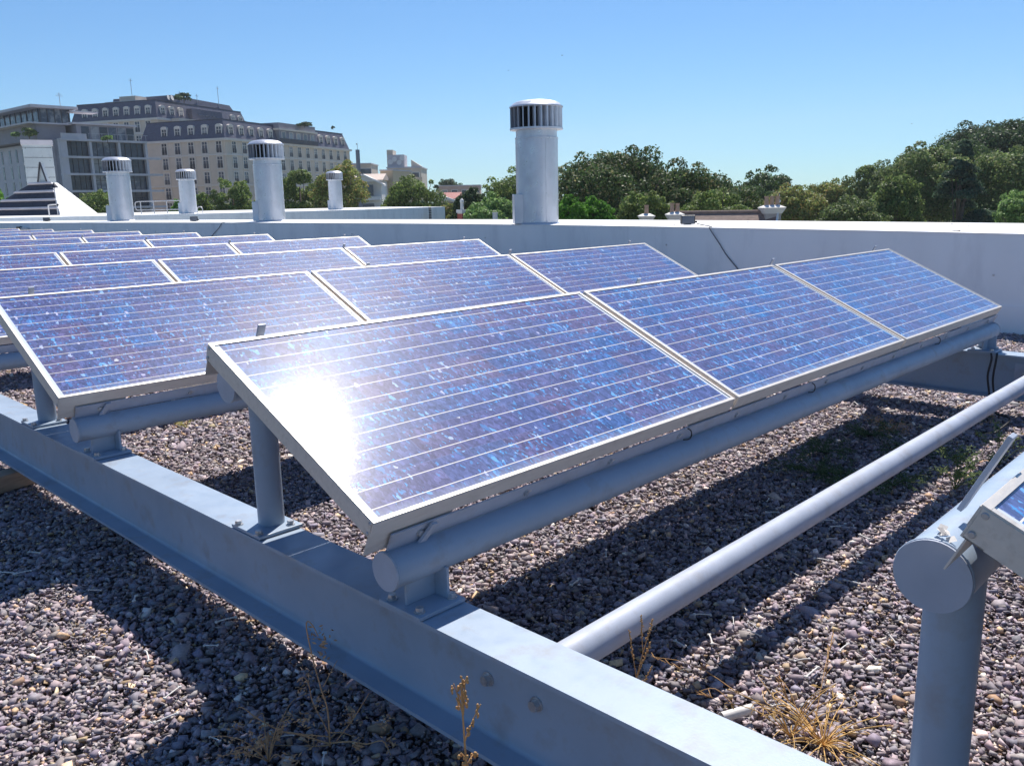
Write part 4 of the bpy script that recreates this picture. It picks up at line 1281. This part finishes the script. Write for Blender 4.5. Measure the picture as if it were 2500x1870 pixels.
def tree(label, u0, u1, vt, vb, d, pal, n, leaf, seed, name='tree', group='trees beyond the parapet', nl=34, lobe=(.22, .40), profile='round', cat='tree'):
    """u0,u1: left and right of the crown; vt, vb: top and bottom of the crown in the 2212 px wide view; d metres"""
    k = 2500 / 2212
    rng = random.Random(seed)
    uw = (u1 - u0) * .07; u0 -= uw; u1 += uw
    n = int(n * 3.0); leaf *= .56
    uc = (u0 + u1) / 2
    c = at(uc * k, (vt + vb) / 2 * k, d); w = (u1 - u0) / 2 * k / F_PX * d; h = (vb - vt) / 2 * k / F_PX * d
    e = empty(name, (c.x, c.y, ZG)); tag(e, label, cat, group)
    cz = c.z - ZG
    lobes = []
    for i in range(nl):
        th = rng.uniform(0, 2 * PI); s = rng.uniform(-1.0, 1.0)
        if profile == 'cone':
            q = rng.random() ** .8; rad_ = (1 - q) * .95 + .05; zc = -1 + 2 * q
            lr = (1 - q) * .34 + .10
            lobes.append((rad_ * w * math.cos(th) * .72, rad_ * w * math.sin(th) * .72, cz + zc * h * .93, lr * w, lr * w, lr * h * .42))
            continue
        lr = rng.uniform(*lobe)
        f = math.sqrt(max(0, 1 - s * s)) if profile == 'round' else (math.sqrt(max(0, 1 - s * s)) * .7 + .3)
        if profile == 'umbrella': s = rng.uniform(-.1, 1.0); f = math.sqrt(max(0, 1 - s * s))
        rr = (1 - lr) * rng.uniform(.72, 1.02)
        if profile == 'round' and s < .15: f = 1.0
        lh = min(lr * w, lr * h * 1.3)
        rz = (h - lh) / h
        lobes.append((rr * f * w * math.cos(th), rr * f * w * math.sin(th), cz + min(1, rng.uniform(.9, 1.03)) * rz * s * h, lr * w, lr * w, lh))
    if profile != 'cone':
        for i in range(16):       # small outer sprays that break the outline
            th = rng.uniform(0, 2 * PI); s = rng.uniform(-.2, 1.0); f = math.sqrt(1 - s * s); lr = rng.uniform(.07, .15)
            lobes.append((f * w * .97 * math.cos(th), f * w * .97 * math.sin(th), cz + .97 * s * h, lr * w, lr * w, min(lr * w, lr * h * 1.5)))
    V, Fq, C_ = leaf_cloud(lobes, n, leaf, *PAL[pal], seed)
    fast_mesh('crown', V, Fq, C_, M['leaf'], e)
    m = MB()
    tr = max(.12, min(.5, w * .07))
    m.tube([(0, 0, 0), (tr * .4, 0, cz * .4), (0, tr * .3, cz - h * .3), (0, 0, cz + h * .5)], tr, 8, .35)
    for i in range(9):
        l = rng.choice(lobes); z0 = rng.uniform(.45, .95) * cz * .9
        m.tube([(0, 0, min(z0, l[2] - .3)), (l[0] * .5, l[1] * .5, (z0 + l[2]) / 2), (l[0], l[1], l[2])], tr * .38, 5, .3)
    m.build('trunk', M['bark'], e, smooth=True)
    return e
T_ = [
 # right-hand mass
 ('dark umbrella pine crown, tallest in the tree mass at the right edge', 2030, 2290, 262, 420, 92, 'dark', 9000, .42, 1, 'umbrella'),
 ('tall olive eucalyptus below the umbrella pine, sloping down to the left', 1905, 2090, 318, 505, 76, 'euca', 11000, .33, 2, 'round'),
 ('dark blue green conifer in the middle of the right tree mass', 2005, 2145, 305, 520, 66, 'conifer', 11000, .28, 3, 'cone'),
 ('broad olive green eucalyptus at the right edge beside the dark conifer', 2085, 2290, 322, 520, 70, 'euca', 12000, .32, 4, 'round'),
 ('pale green leafy shrub tree low at the right edge of the photo', 2160, 2275, 405, 520, 48, 'light', 5000, .24, 5, 'round'),
 ('thin open eucalyptus with sky showing through, left of the tall right trees', 1820, 1925, 360, 505, 82, 'euca', 3600, .34, 6, 'round'),
 ('yellowish green eucalyptus in front of the thin open one', 1880, 1990, 385, 515, 66, 'olive', 6000, .30, 7, 'round'),
 ('low brownish green tree right of the three-pot chimney', 1735, 1850, 395, 510, 84, 'autumn', 6500, .32, 8, 'round'),
 ('rounded dark pine behind the three-pot chimney', 1590, 1725, 368, 500, 92, 'pine', 7500, .36, 9, 'round'),
 ('brownish tree just behind the three-pot chimney, under the dark pine', 1640, 1780, 405, 515, 74, 'autumn', 6500, .30, 10, 'round'),
 ('broad green canopy stepping up towards the umbrella pine', 1945, 2200, 305, 520, 86, 'pine', 14000, .34, 38, 'round'),
 ('olive canopy joining the thin eucalyptus to the tall right trees', 1845, 2010, 350, 520, 90, 'euca', 9000, .34, 39, 'round'),
 ('broad green tree between the fig grove and the dark pine', 1560, 1680, 402, 520, 80, 'pine', 7000, .3, 40, 'round'),
 # the big fig
 ('huge dark glossy fig tree right of the central vent', 1180, 1480, 333, 540, 62, 'fig', 17000, .30, 11, 'round'),
 ('dark glossy right half of the fig grove sloping towards the chimneys', 1370, 1610, 366, 540, 60, 'fig', 11000, .30, 12, 'round'),
 ('sunlit olive shrub below the fig, over the smallest chimney', 1335, 1440, 414, 520, 52, 'olive', 5000, .24, 13, 'round'),
 ('sunlit olive shrub below the fig, behind the tiled roof ridge', 1478, 1620, 412, 520, 54, 'olive', 6000, .25, 14, 'round'),
 ('bright green clipped bush touching the central vent on its right', 1195, 1265, 425, 520, 44, 'bright', 4000, .20, 15, 'round'),
 ('bright green rounded bush, second to the right of the central vent', 1240, 1320, 427, 520, 45, 'bright', 4500, .20, 16, 'round'),
  ('right end of the fig grove, low over the tiled roof ridge', 1490, 1640, 398, 530, 64, 'fig', 8000, .30, 35, 'round'),
 ('broad low olive canopy right of the three-pot chimney', 1700, 1900, 398, 530, 95, 'olive', 8000, .34, 36, 'round'),
 ('broad olive canopy filling the right tree mass below the umbrella pine', 1930, 2260, 335, 530, 88, 'euca', 14000, .36, 37, 'round'),
 # left of the central vent
 ('olive green tree rising behind the central vent on its left', 1045, 1190, 370, 520, 74, 'olive', 8000, .32, 17, 'round'),
 ('pale leafy tree in front, just left of the central vent', 1010, 1120, 424, 520, 54, 'light', 6500, .26, 18, 'round'),
 ('small dark tree behind the red banded chimney', 978, 1055, 408, 520, 64, 'dark', 5000, .28, 19, 'round'),
 ('round olive tree in front of the beige block with dishes', 830, 962, 387, 520, 84, 'olive', 8500, .32, 20, 'round'),
 ('distant dark pine above the pink block', 935, 1000, 387, 470, 215, 'dark', 2500, .8, 21, 'round'),
 ('green tree between the second vent and the smallest vent', 600, 700, 368, 520, 84, 'olive', 7500, .32, 22, 'round'),
 ('yellowing tree directly behind the smallest vent', 680, 802, 356, 530, 80, 'autumn', 8500, .32, 23, 'round'),
 ('green tree in front of the mansard building, left of the second vent', 458, 552, 386, 520, 88, 'olive', 6500, .32, 24, 'round'),
 ('small green tree just right of the small vent by the handrail', 415, 462, 417, 510, 80, 'olive', 2600, .28, 25, 'round'),
 ('low shrub behind the handrail of the far roof', 365, 430, 432, 520, 78, 'bright', 2600, .28, 26, 'round'),
 ('green shrubs at the foot of the modern block, behind the first vent', 165, 262, 414, 520, 86, 'olive', 4500, .30, 27, 'round'),
 ('green foliage at the left edge beside the pyramid skylight', -45, 16, 402, 500, 56, 'bright', 2600, .24, 28, 'round'),
 ('reddish brown thin tree left of the red banded chimney', 935, 1000, 440, 520, 66, 'autumn', 3000, .26, 29, 'round'),
 ('low olive tree filling the gap between bright bushes and the fig', 1290, 1400, 430, 530, 58, 'fig', 5000, .26, 30, 'round'),
 ('low green tree behind the finial of the tiled roof', 1775, 1905, 430, 530, 62, 'euca', 5500, .28, 31, 'round'),
]
for (lab, u0, u1, vt, vb, d, pal, n, leaf, sd, prof) in T_:
    tree(lab, u0, u1, vt, vb, d, pal, n, leaf, sd, profile=prof, nl=40 if prof != 'cone' else 46)
# rooftop plants on the far buildings
def shrub(label, u0, u1, vt, vb, d, pal, n, leaf, seed, group, zbase=None):
    k = 2500 / 2212; c = at((u0 + u1) / 2 * k, (vt + vb) / 2 * k, d); w = (u1 - u0) / 2 * k / F_PX * d; h = (vb - vt) / 2 * k / F_PX * d
    rng = random.Random(seed); e = empty('rooftop_plant', (c.x, c.y, c.z - h)); tag(e, label, 'plant', group)
    lobes = []
    for i in range(12):
        th = rng.uniform(0, 2 * PI); s = rng.uniform(-.6, 1); f = math.sqrt(1 - s * s)
        lobes.append((.6 * f * w * math.cos(th), .6 * f * w * math.sin(th), h + .6 * s * h, .42 * w, .42 * w, .42 * h))
    V, Fq, C_ = leaf_cloud(lobes, n, leaf, *PAL[pal], seed); fast_mesh('foliage', V, Fq, C_, M['leaf'], e)
    m = MB(); m.tube([(0, 0, 0), (0, 0, h)], max(.03, .05 * w), 6); m.build('stem', M['bark'], e)
RG = 'potted plants on rooftop terraces'
shrub('spiky dark plant on the summit of the taller mansard building', 378, 416, 202, 222, 205, 'dark', 500, .55, 101, RG)
shrub('yellow green potted shrub on the terrace of the modern block', 220, 244, 292, 310, 149, 'light', 500, .3, 102, RG)
shrub('dark shrub on the upper terrace of the modern block', 45, 80, 276, 300, 151, 'olive', 700, .32, 103, RG)
shrub('small flowering plant at the left of the modern block terrace', 24, 44, 285, 300, 151, 'light', 350, .3, 104, RG)
shrub('reddish flowers on the side balcony of the modern block', 292, 316, 336, 356, 162, 'autumn', 500, .3, 105, RG)
shrub('dark roof garden on the flat attic of the nearer mansard building', 640, 676, 265, 276, 205, 'dark', 600, .4, 106, RG)
shrub('small palm-like plant on the far end of the nearer mansard roof', 715, 724, 272, 282, 215, 'dark', 60, .35, 107, RG)
shrub('small plant at the right tip of the taller mansard roof', 520, 534, 263, 272, 222, 'olive', 200, .4, 108, RG)

# ------------------------------------------------------------------ weeds, bones and bits on the gravel
def strand(mb, pts, r, n=5, taper=.5): mb.tube(smooth3(pts, 4), r, n, taper)
CR = Vector((_fh.y, -_fh.x, 0))        # rightwards along the gravel
FW = Vector((_fh.x, _fh.y, 0))
UP = Vector((0, 0, 1))
def weed_golden():
    P = Vector((-4.955, -.395, ZR - .01)); e = empty('dry_weed', P); tag(e, 'sunlit golden dry weed with seed heads in front of the long beam', 'weed', 'weeds in the roof gravel')
    m = MB(); rng = random.Random(4); H = .30
    e.scale = (1.15, 1.15, 1.5)
    stem = [Vector((0, 0, 0)), UP * .08 + CR * .006, UP * .16 - CR * .002, UP * .235 - CR * .006, UP * H - CR * .008]
    strand(m, stem, .0026, 6, .5)
    def head(a, b, n, r=.0027):
        strand(m, [a, a.lerp(b, .5) + UP * .003, b], .0016, 5)
        for i in range(n):
            q = a.lerp(b, .25 + .75 * i / n) + Vector((rng.gauss(0, .003), rng.gauss(0, .003), rng.gauss(0, .003)))
            m.ball(q, r * rng.uniform(.7, 1.3), 5, 4, (1, 1, 1.3))
    for (t, dx, dz, n) in ((.045, -.075, .025, 13), (.085, .055, .03, 16), (.145, -.032, .012, 9), (.155, .026, .02, 9), (.18, -.012, .02, 7), (.185, .014, .008, 6)):
        head(UP * t, UP * (t + dz) + CR * dx + FW * rng.uniform(-.02, .02), n)
    for (dx, dz, b) in ((-.014, .045, .255), (.000, .045, .265), (.006, .050, .255), (.03, .055, .215)):
        a = UP * b - CR * .006; head(a, a + UP * dz + CR * dx, 14, .0022)
    m.build('stalk', M['golden'], e, smooth=True)
weed_golden()
def weed_bushy(name, P, label, H, spread, n, mat, seed, clump=.0, flat=.4, thick=.0016, leafy=8, ls=.010):
    e = empty(name, P); tag(e, label, 'weed', 'weeds in the roof gravel')
    rng = random.Random(seed); m = MB(); lv = MB()
    for i in range(n):
        a = rng.uniform(0, 2 * PI); L = H * rng.uniform(.5, 1.0)
        out = Vector((math.cos(a), math.sin(a), 0)) * spread * rng.uniform(.4, 1.0)
        top = UP * L + out * (.9 if rng.random() > flat else 1.5)
        if rng.random() < flat: top.z *= .35
        mid = top * .5 + UP * L * .18
        tip = top + Vector((rng.gauss(0, .02), rng.gauss(0, .02), -.15 * L * rng.random()))
        strand(m, [Vector((0, 0, -.01)), mid, top, tip], thick, 5, .45)
        for k in range(leafy):
            q = mid.lerp(tip, rng.random()) + Vector((rng.gauss(0, ls), rng.gauss(0, ls), rng.gauss(0, ls)))
            d1 = Vector((rng.gauss(0, 1), rng.gauss(0, 1), rng.gauss(0, .8))).normalized() * ls * rng.uniform(.6, 1.3)
            d2 = d1.orthogonal().normalized() * ls * .32
            lv.add([q - d1, q + d2, q + d1, q - d2], [(0, 1, 2, 3)])
    m.build('stems', M[mat], e, smooth=True)
    if leafy: lv.build('leaves', M[mat], e)
def weed_sprawl():
    P = onz(806, 1822, ZR); e = empty('dry_weed', P); tag(e, 'tangled brown dry weed with one tall stem in shade left of the long beam', 'weed', 'weeds in the roof gravel')
    k = (P - _C).length / F_PX / 4.4725; rng = random.Random(8); m = MB(); lv = MB()
    def p(x, y, dep): return CR * ((x - 925) * k) + UP * ((1400 - y) * k * 1.02) + FW * dep
    for pts, r in (([(925, 1420), (930, 1000), (890, 780), (840, 480), (800, 150), (815, 40), (870, 80), (915, 180)], .0024),
                   ([(925, 1370), (640, 1290), (440, 1270), (200, 1150), (60, 1060), (0, 1070)], .0024), ([(930, 1360), (1130, 1330), (1300, 1340), (1460, 1290), (1530, 1480), (1540, 1560)], .0024),
                   ([(930, 1250), (1040, 1270), (1130, 1330)], .0018), ([(920, 1290), (700, 1230), (490, 1165), (440, 1190)], .002), ([(990, 1340), (1160, 1110), (1290, 900), (1360, 780)], .0016),
                   ([(900, 760), (960, 660), (1020, 570)], .0015), ([(920, 1260), (870, 1100), (800, 900), (780, 700), (740, 600), (680, 640)], .0018), ([(930, 1380), (800, 1500), (600, 1530), (400, 1560), (150, 1600)], .0018)):
        d0 = rng.uniform(-.06, .06); n = len(pts)
        strand(m, [p(x, max(y, -9) if y < 1400 else 1400, d0 * i / n) for i, (x, y) in enumerate(pts)], r, 5, .5)
    for (x, y, q) in ((850, 180, 18), (930, 320, 46), (720, 720, 46), (880, 900, 30), (1130, 1080, 44), (700, 1130, 34), (30, 1150, 22), (1500, 1380, 24), (750, 1350, 34), (1190, 1380, 30), (1470, 1150, 26), (250, 1380, 60), (160, 1350, 40), (1110, 640, 14)):
        for i in range(q):
            c = p(x + rng.gauss(0, 36), min(1400, y + rng.gauss(0, 48)), rng.gauss(0, .02)); d1 = Vector((rng.gauss(0, 1), rng.gauss(0, 1), rng.gauss(0, 1))).normalized() * rng.uniform(.003, .009); d2 = d1.orthogonal().normalized() * d1.length * .35
            lv.add([c - d1, c + d2, c + d1, c - d2], [(0, 1, 2, 3)])
    m.build('stems', M['drybrown'], e, smooth=True); lv.build('leaves', M['drybrown'], e)
weed_sprawl()
weed_bushy('dry_weed', onz(655, 1850, ZR), 'second tangle of reddish dry weed at the bottom edge', .09, .09, 11, 'drybrown', 18, leafy=16, ls=.007)
weed_bushy('grass_tuft', onz(2010, 1810, ZR), 'straw coloured dry grass tuft on the gravel behind the near beam', .075, .13, 45, 'straw', 9, flat=.65, thick=.0017, leafy=0)
weed_bushy('grass_tuft', onz(1930, 1790, ZR), 'thin straw grass blades beside the larger tuft', .15, .14, 16, 'straw', 10, flat=.5, thick=.0014, leafy=1)
def tall_dry():
    P = onz(1520, 1640, -.46); P.z = ZR; e = empty('dry_weed', P); e.scale = (1, 1, 1.12); tag(e, 'upright dry weed with spiky seed heads in front of the low pipe', 'weed', 'weeds in the roof gravel')
    rng = random.Random(14); m = MB(); s = m
    def spike(a, b):
        strand(m, [a, a.lerp(b, .5), b], .0014, 5)
        for i in range(22):
            q = a.lerp(b, .4 + .6 * i / 22) + Vector((rng.gauss(0, .0016), rng.gauss(0, .0016), 0)); s.ball(q, .0021, 5, 4)
    base = Vector((0, 0, 0)); f1 = UP * .14 + CR * .035; f2 = UP * .20 + CR * .05
    strand(m, [base, UP * .06 + CR * .02, f1, f2], .0020, 5)
    for (a, b) in ((f1, UP * .26 + CR * .015), (f2, UP * .295 + CR * .045), (f2, UP * .285 + CR * .075), (f1, UP * .23 + CR * .07), (UP * .07 + CR * .022, UP * .17 + CR * .075), (base + UP * .02, UP * .13 - CR * .04), (base + UP * .05, UP * .15 - CR * .02)):
        spike(a, b)
    m.build('stalk', M['golden'], e, smooth=True)
tall_dry()
def lying_straw(u, v, u2, v2, label, seed, z=.05):
    a = onz(u, v, ZR + .01); b = onz(u2, v2, ZR + z); e = empty('dry_grass_stalk', a); tag(e, label, 'grass stalk', 'weeds in the roof gravel')
    m = MB(); d = b - a; strand(m, [Vector((0, 0, 0)), d * .5 + UP * .03, d], .0014, 5)
    rng = random.Random(seed)
    for i in range(10):
        q = d * (.55 + .045 * i); o = Vector((rng.gauss(0, .008), rng.gauss(0, .008), .006)); m.tube([q, q + d.normalized() * .02 + o], .0018, 4, .2)
    m.build('stalk', M['golden'], e, smooth=True)
lying_straw(1800, 1690, 1590, 1603, 'golden dry grass stalk leaning left over the gravel behind the beam', 21)
lying_straw(1790, 1720, 1700, 1690, 'short golden grass stalk below the longer leaning one', 22, .03)
lying_straw(1985, 1790, 2035, 1545, 'tall thin dry grass stalk standing left of the near post', 23, .16)
lying_straw(1965, 1800, 1900, 1650, 'thin dry grass stalk bent left above the straw tuft', 24, .10)
weed_bushy('green_weed', onz(2330, 1190, ZR), 'sunlit green feathery weed behind the nearest retaining tab', .20, .17, 14, 'greenweed', 31, leafy=40, ls=.011, flat=.35)
weed_bushy('green_weed', onz(2440, 1130, ZR), 'green feathery weed farther right behind the nearest rack', .22, .15, 9, 'greenweed', 32, leafy=34, ls=.011, flat=.3)
weed_bushy('green_weed', onz(452, 1040, ZR), 'tiny yellow weed in the gravel under the second row', .05, .05, 8, 'yellowweed', 33, leafy=7, ls=.008)
for i, (u, v, lab) in enumerate(((2010, 1100, 'low dark green weed patch in shade above the low pipe, left'), (2130, 1060, 'low dark green weed patch in shade above the low pipe, right'), (2060, 1170, 'low dark green weed patch in shade just above the low pipe'), (2250, 1110, 'low dark green weed patch in shade below the low pipe'), (1990, 1150, 'low dark green weed patch at the left of the shaded weeds'), (2180, 1180, 'sparse dark weed patch in shade nearest the retaining tab'))):
    weed_bushy('low_weed', onz(u, v, ZR), lab, .07, .17, 26, 'darkweed', 40 + i, leafy=22, ls=.009, flat=.6)
weed_bushy('low_weed', onz(2170, 1045, ZR), 'rusty brown low weed in shade beside the green patches', .06, .15, 16, 'drybrown', 50, leafy=16, ls=.008, flat=.6)

# white bones dropped by gulls
def bone_proto():
    m = MB(); m.tube(smooth3([(-.5, 0, 0), (-.2, .02, .02), (.2, .02, .02), (.5, 0, 0)]), .045, 7)
    for s in (-1, 1):
        for q in (-1, 1): m.ball((s * .5, q * .05, 0), .075, 7, 5)
    return m.build('small_bone', M['bone'], smooth=True)
BONES = [(2020, 1270), (2085, 1285), (1885, 1250), (2110, 1310), (2030, 1315), (2005, 1365), (1838, 1525), (1842, 1545), (1958, 1610), (1982, 1640), (1820, 1485), (1715, 1500), (1875, 1220), (2150, 1190), (2175, 1310), (2040, 1285), (2130, 1600), (2180, 1560), (1735, 1560), (1790, 1515),
         (20, 1398), (55, 1397), (84, 1348), (515, 1575), (525, 1803), (385, 1760), (405, 1752), (232, 1440), (330, 1460), (552, 1512), (110, 1585), (700, 1795), (790, 1855), (420, 1690), (360, 1600), (1660, 1570), (2000, 1420), (1940, 1400), (2080, 1420), (1760, 1610), (1900, 1720), (2060, 1580), (1405, 1420), (1240, 1420), (1480, 1350), (1530, 1190), (1690, 1130), (1850, 980), (2090, 985)]
bone = None
rb = random.Random(9)
for i, (u, v) in enumerate(BONES):
    o = bone_proto() if bone is None else bone.copy()
    if bone is None: bone = o
    else: COL.objects.link(o)
    P = onz(u, v, ZR + .006)
    s = rb.uniform(.035, .07)
    o.location = P; o.scale = (s, s * .9, s * .9); o.rotation_euler = (rb.gauss(0, .15), rb.gauss(0, .15), rb.uniform(0, 2 * PI))
    tag(o, 'small bleached white bone lying loose on the dark gravel', 'bone', 'white bones scattered on the gravel')
# pale plastic pipe stub by the beam
P = onz(1800, 1742, ZR + .02); e = MB(); e.cyl((-.045, 0, 0), (.045, 0, .006), .013, n=18, cap=False); e.cyl((.045, 0, .006), (-.045, 0, 0), .0105, n=18, cap=False)
tag(e.build('pipe_stub', M['bone'], loc=P, rot=(0, 0, math.atan2(CR.y, CR.x) + .3), smooth=True), 'short pale plastic pipe stub on the gravel against the near beam', 'pipe')
# weathered timber block at the left edge
P = onz(15, 1190, ZR); e = MB(); e.box(-.35, .14, -.06, .05, .0, .085)
tag(e.build('timber_block', M['wood'], loc=(P.x, P.y, ZR - .005), rot=(0, 0, rad(15)), bevel=.006), 'weathered brown timber block on the gravel at the left edge', 'timber')
# crumpled dead leaf on the nearest pipe
P = Vector((X0 + .10, row_origin(-1)[1] + UPY - .005, UPZ + UPR)); m = MB(); r_ = random.Random(2)
for i in range(7):
    a = Vector((r_.uniform(-.014, .014), r_.uniform(-.011, .011), r_.uniform(.002, .012))); d1 = Vector((r_.gauss(0, 1), r_.gauss(0, 1), r_.gauss(0, .4))).normalized() * .009; d2 = Vector((0, 0, 1)).cross(d1) * .6 + Vector((0, 0, .004))
    m.add([a - d1, a + d2, a + d1, a - d2], [(0, 1, 2, 3)])
tag(m.build('dead_leaf', M['bone'], loc=P), 'crumpled pale dead leaf caught on the nearest upper pipe', 'leaf')
# birds
for (u, v, s, lab) in ((1372, 136, .35, 'tiny dark bird high in the sky above the central vent'), (1241, 173, .28, 'tiny dark bird in the sky left of the central vent'), (2226, 303, .30, 'tiny dark bird in the sky left of the umbrella pine')):
    P = at(u, v, 150); m = MB(); m.ball((0, 0, 0), s * .35, 6, 4, (1.6, .6, .5)); m.add([(0, 0, .02), (.15 * s, s, .25 * s), (-.15 * s, s * .9, .22 * s), (-.2 * s, 0, 0)], [(0, 1, 2, 3)]); m.add([(0, 0, .02), (.15 * s, -s, .25 * s), (-.15 * s, -s * .9, .22 * s), (-.2 * s, 0, 0)], [(3, 2, 1, 0)])
    tag(m.build('bird', M['black'], loc=P), lab, 'bird')

for x, lab in ((-3.55, 'small black cable loop over the lower strip of the front row, under its left panel'), (-2.62, 'small black cable loop over the lower strip of the front row, under its middle panel'), (-1.12, 'small black cable end poking out below the right panel of the front row')):
    y, z = loc2(-.012, -.056)
    tag(MB().tube(smooth3([(x, y + .02, z + .004), (x + .008, y - .003, z - .004), (x + .011, y - .007, z - .020), (x + .004, y - .004, z - .034), (x - .01, y + .012, z - .038)]), .0022, 6).build('cable_loop', M['cable'], smooth=True), lab, 'cable')

# ------------------------------------------------------------------ air between the roof and the far city
def haze():
    k = bpy.data.materials.new('haze_air'); k.use_nodes = True; t = k.node_tree; t.nodes.clear()
    o = t.nodes.new('ShaderNodeOutputMaterial'); v = t.nodes.new('ShaderNodeVolumePrincipled')
    v.inputs['Color'].default_value = (.86, .91, 1.0, 1); v.inputs['Density'].default_value = .00022; v.inputs['Anisotropy'].default_value = .25
    t.links.new(v.outputs[0], o.inputs['Volume'])
    h = MB().box(-1600, 1600, -1600, 1600, ZG - 1.2, 140).build('haze', k)
    tag(h, 'faint pale haze over the city', 'haze', kind='stuff')
haze()
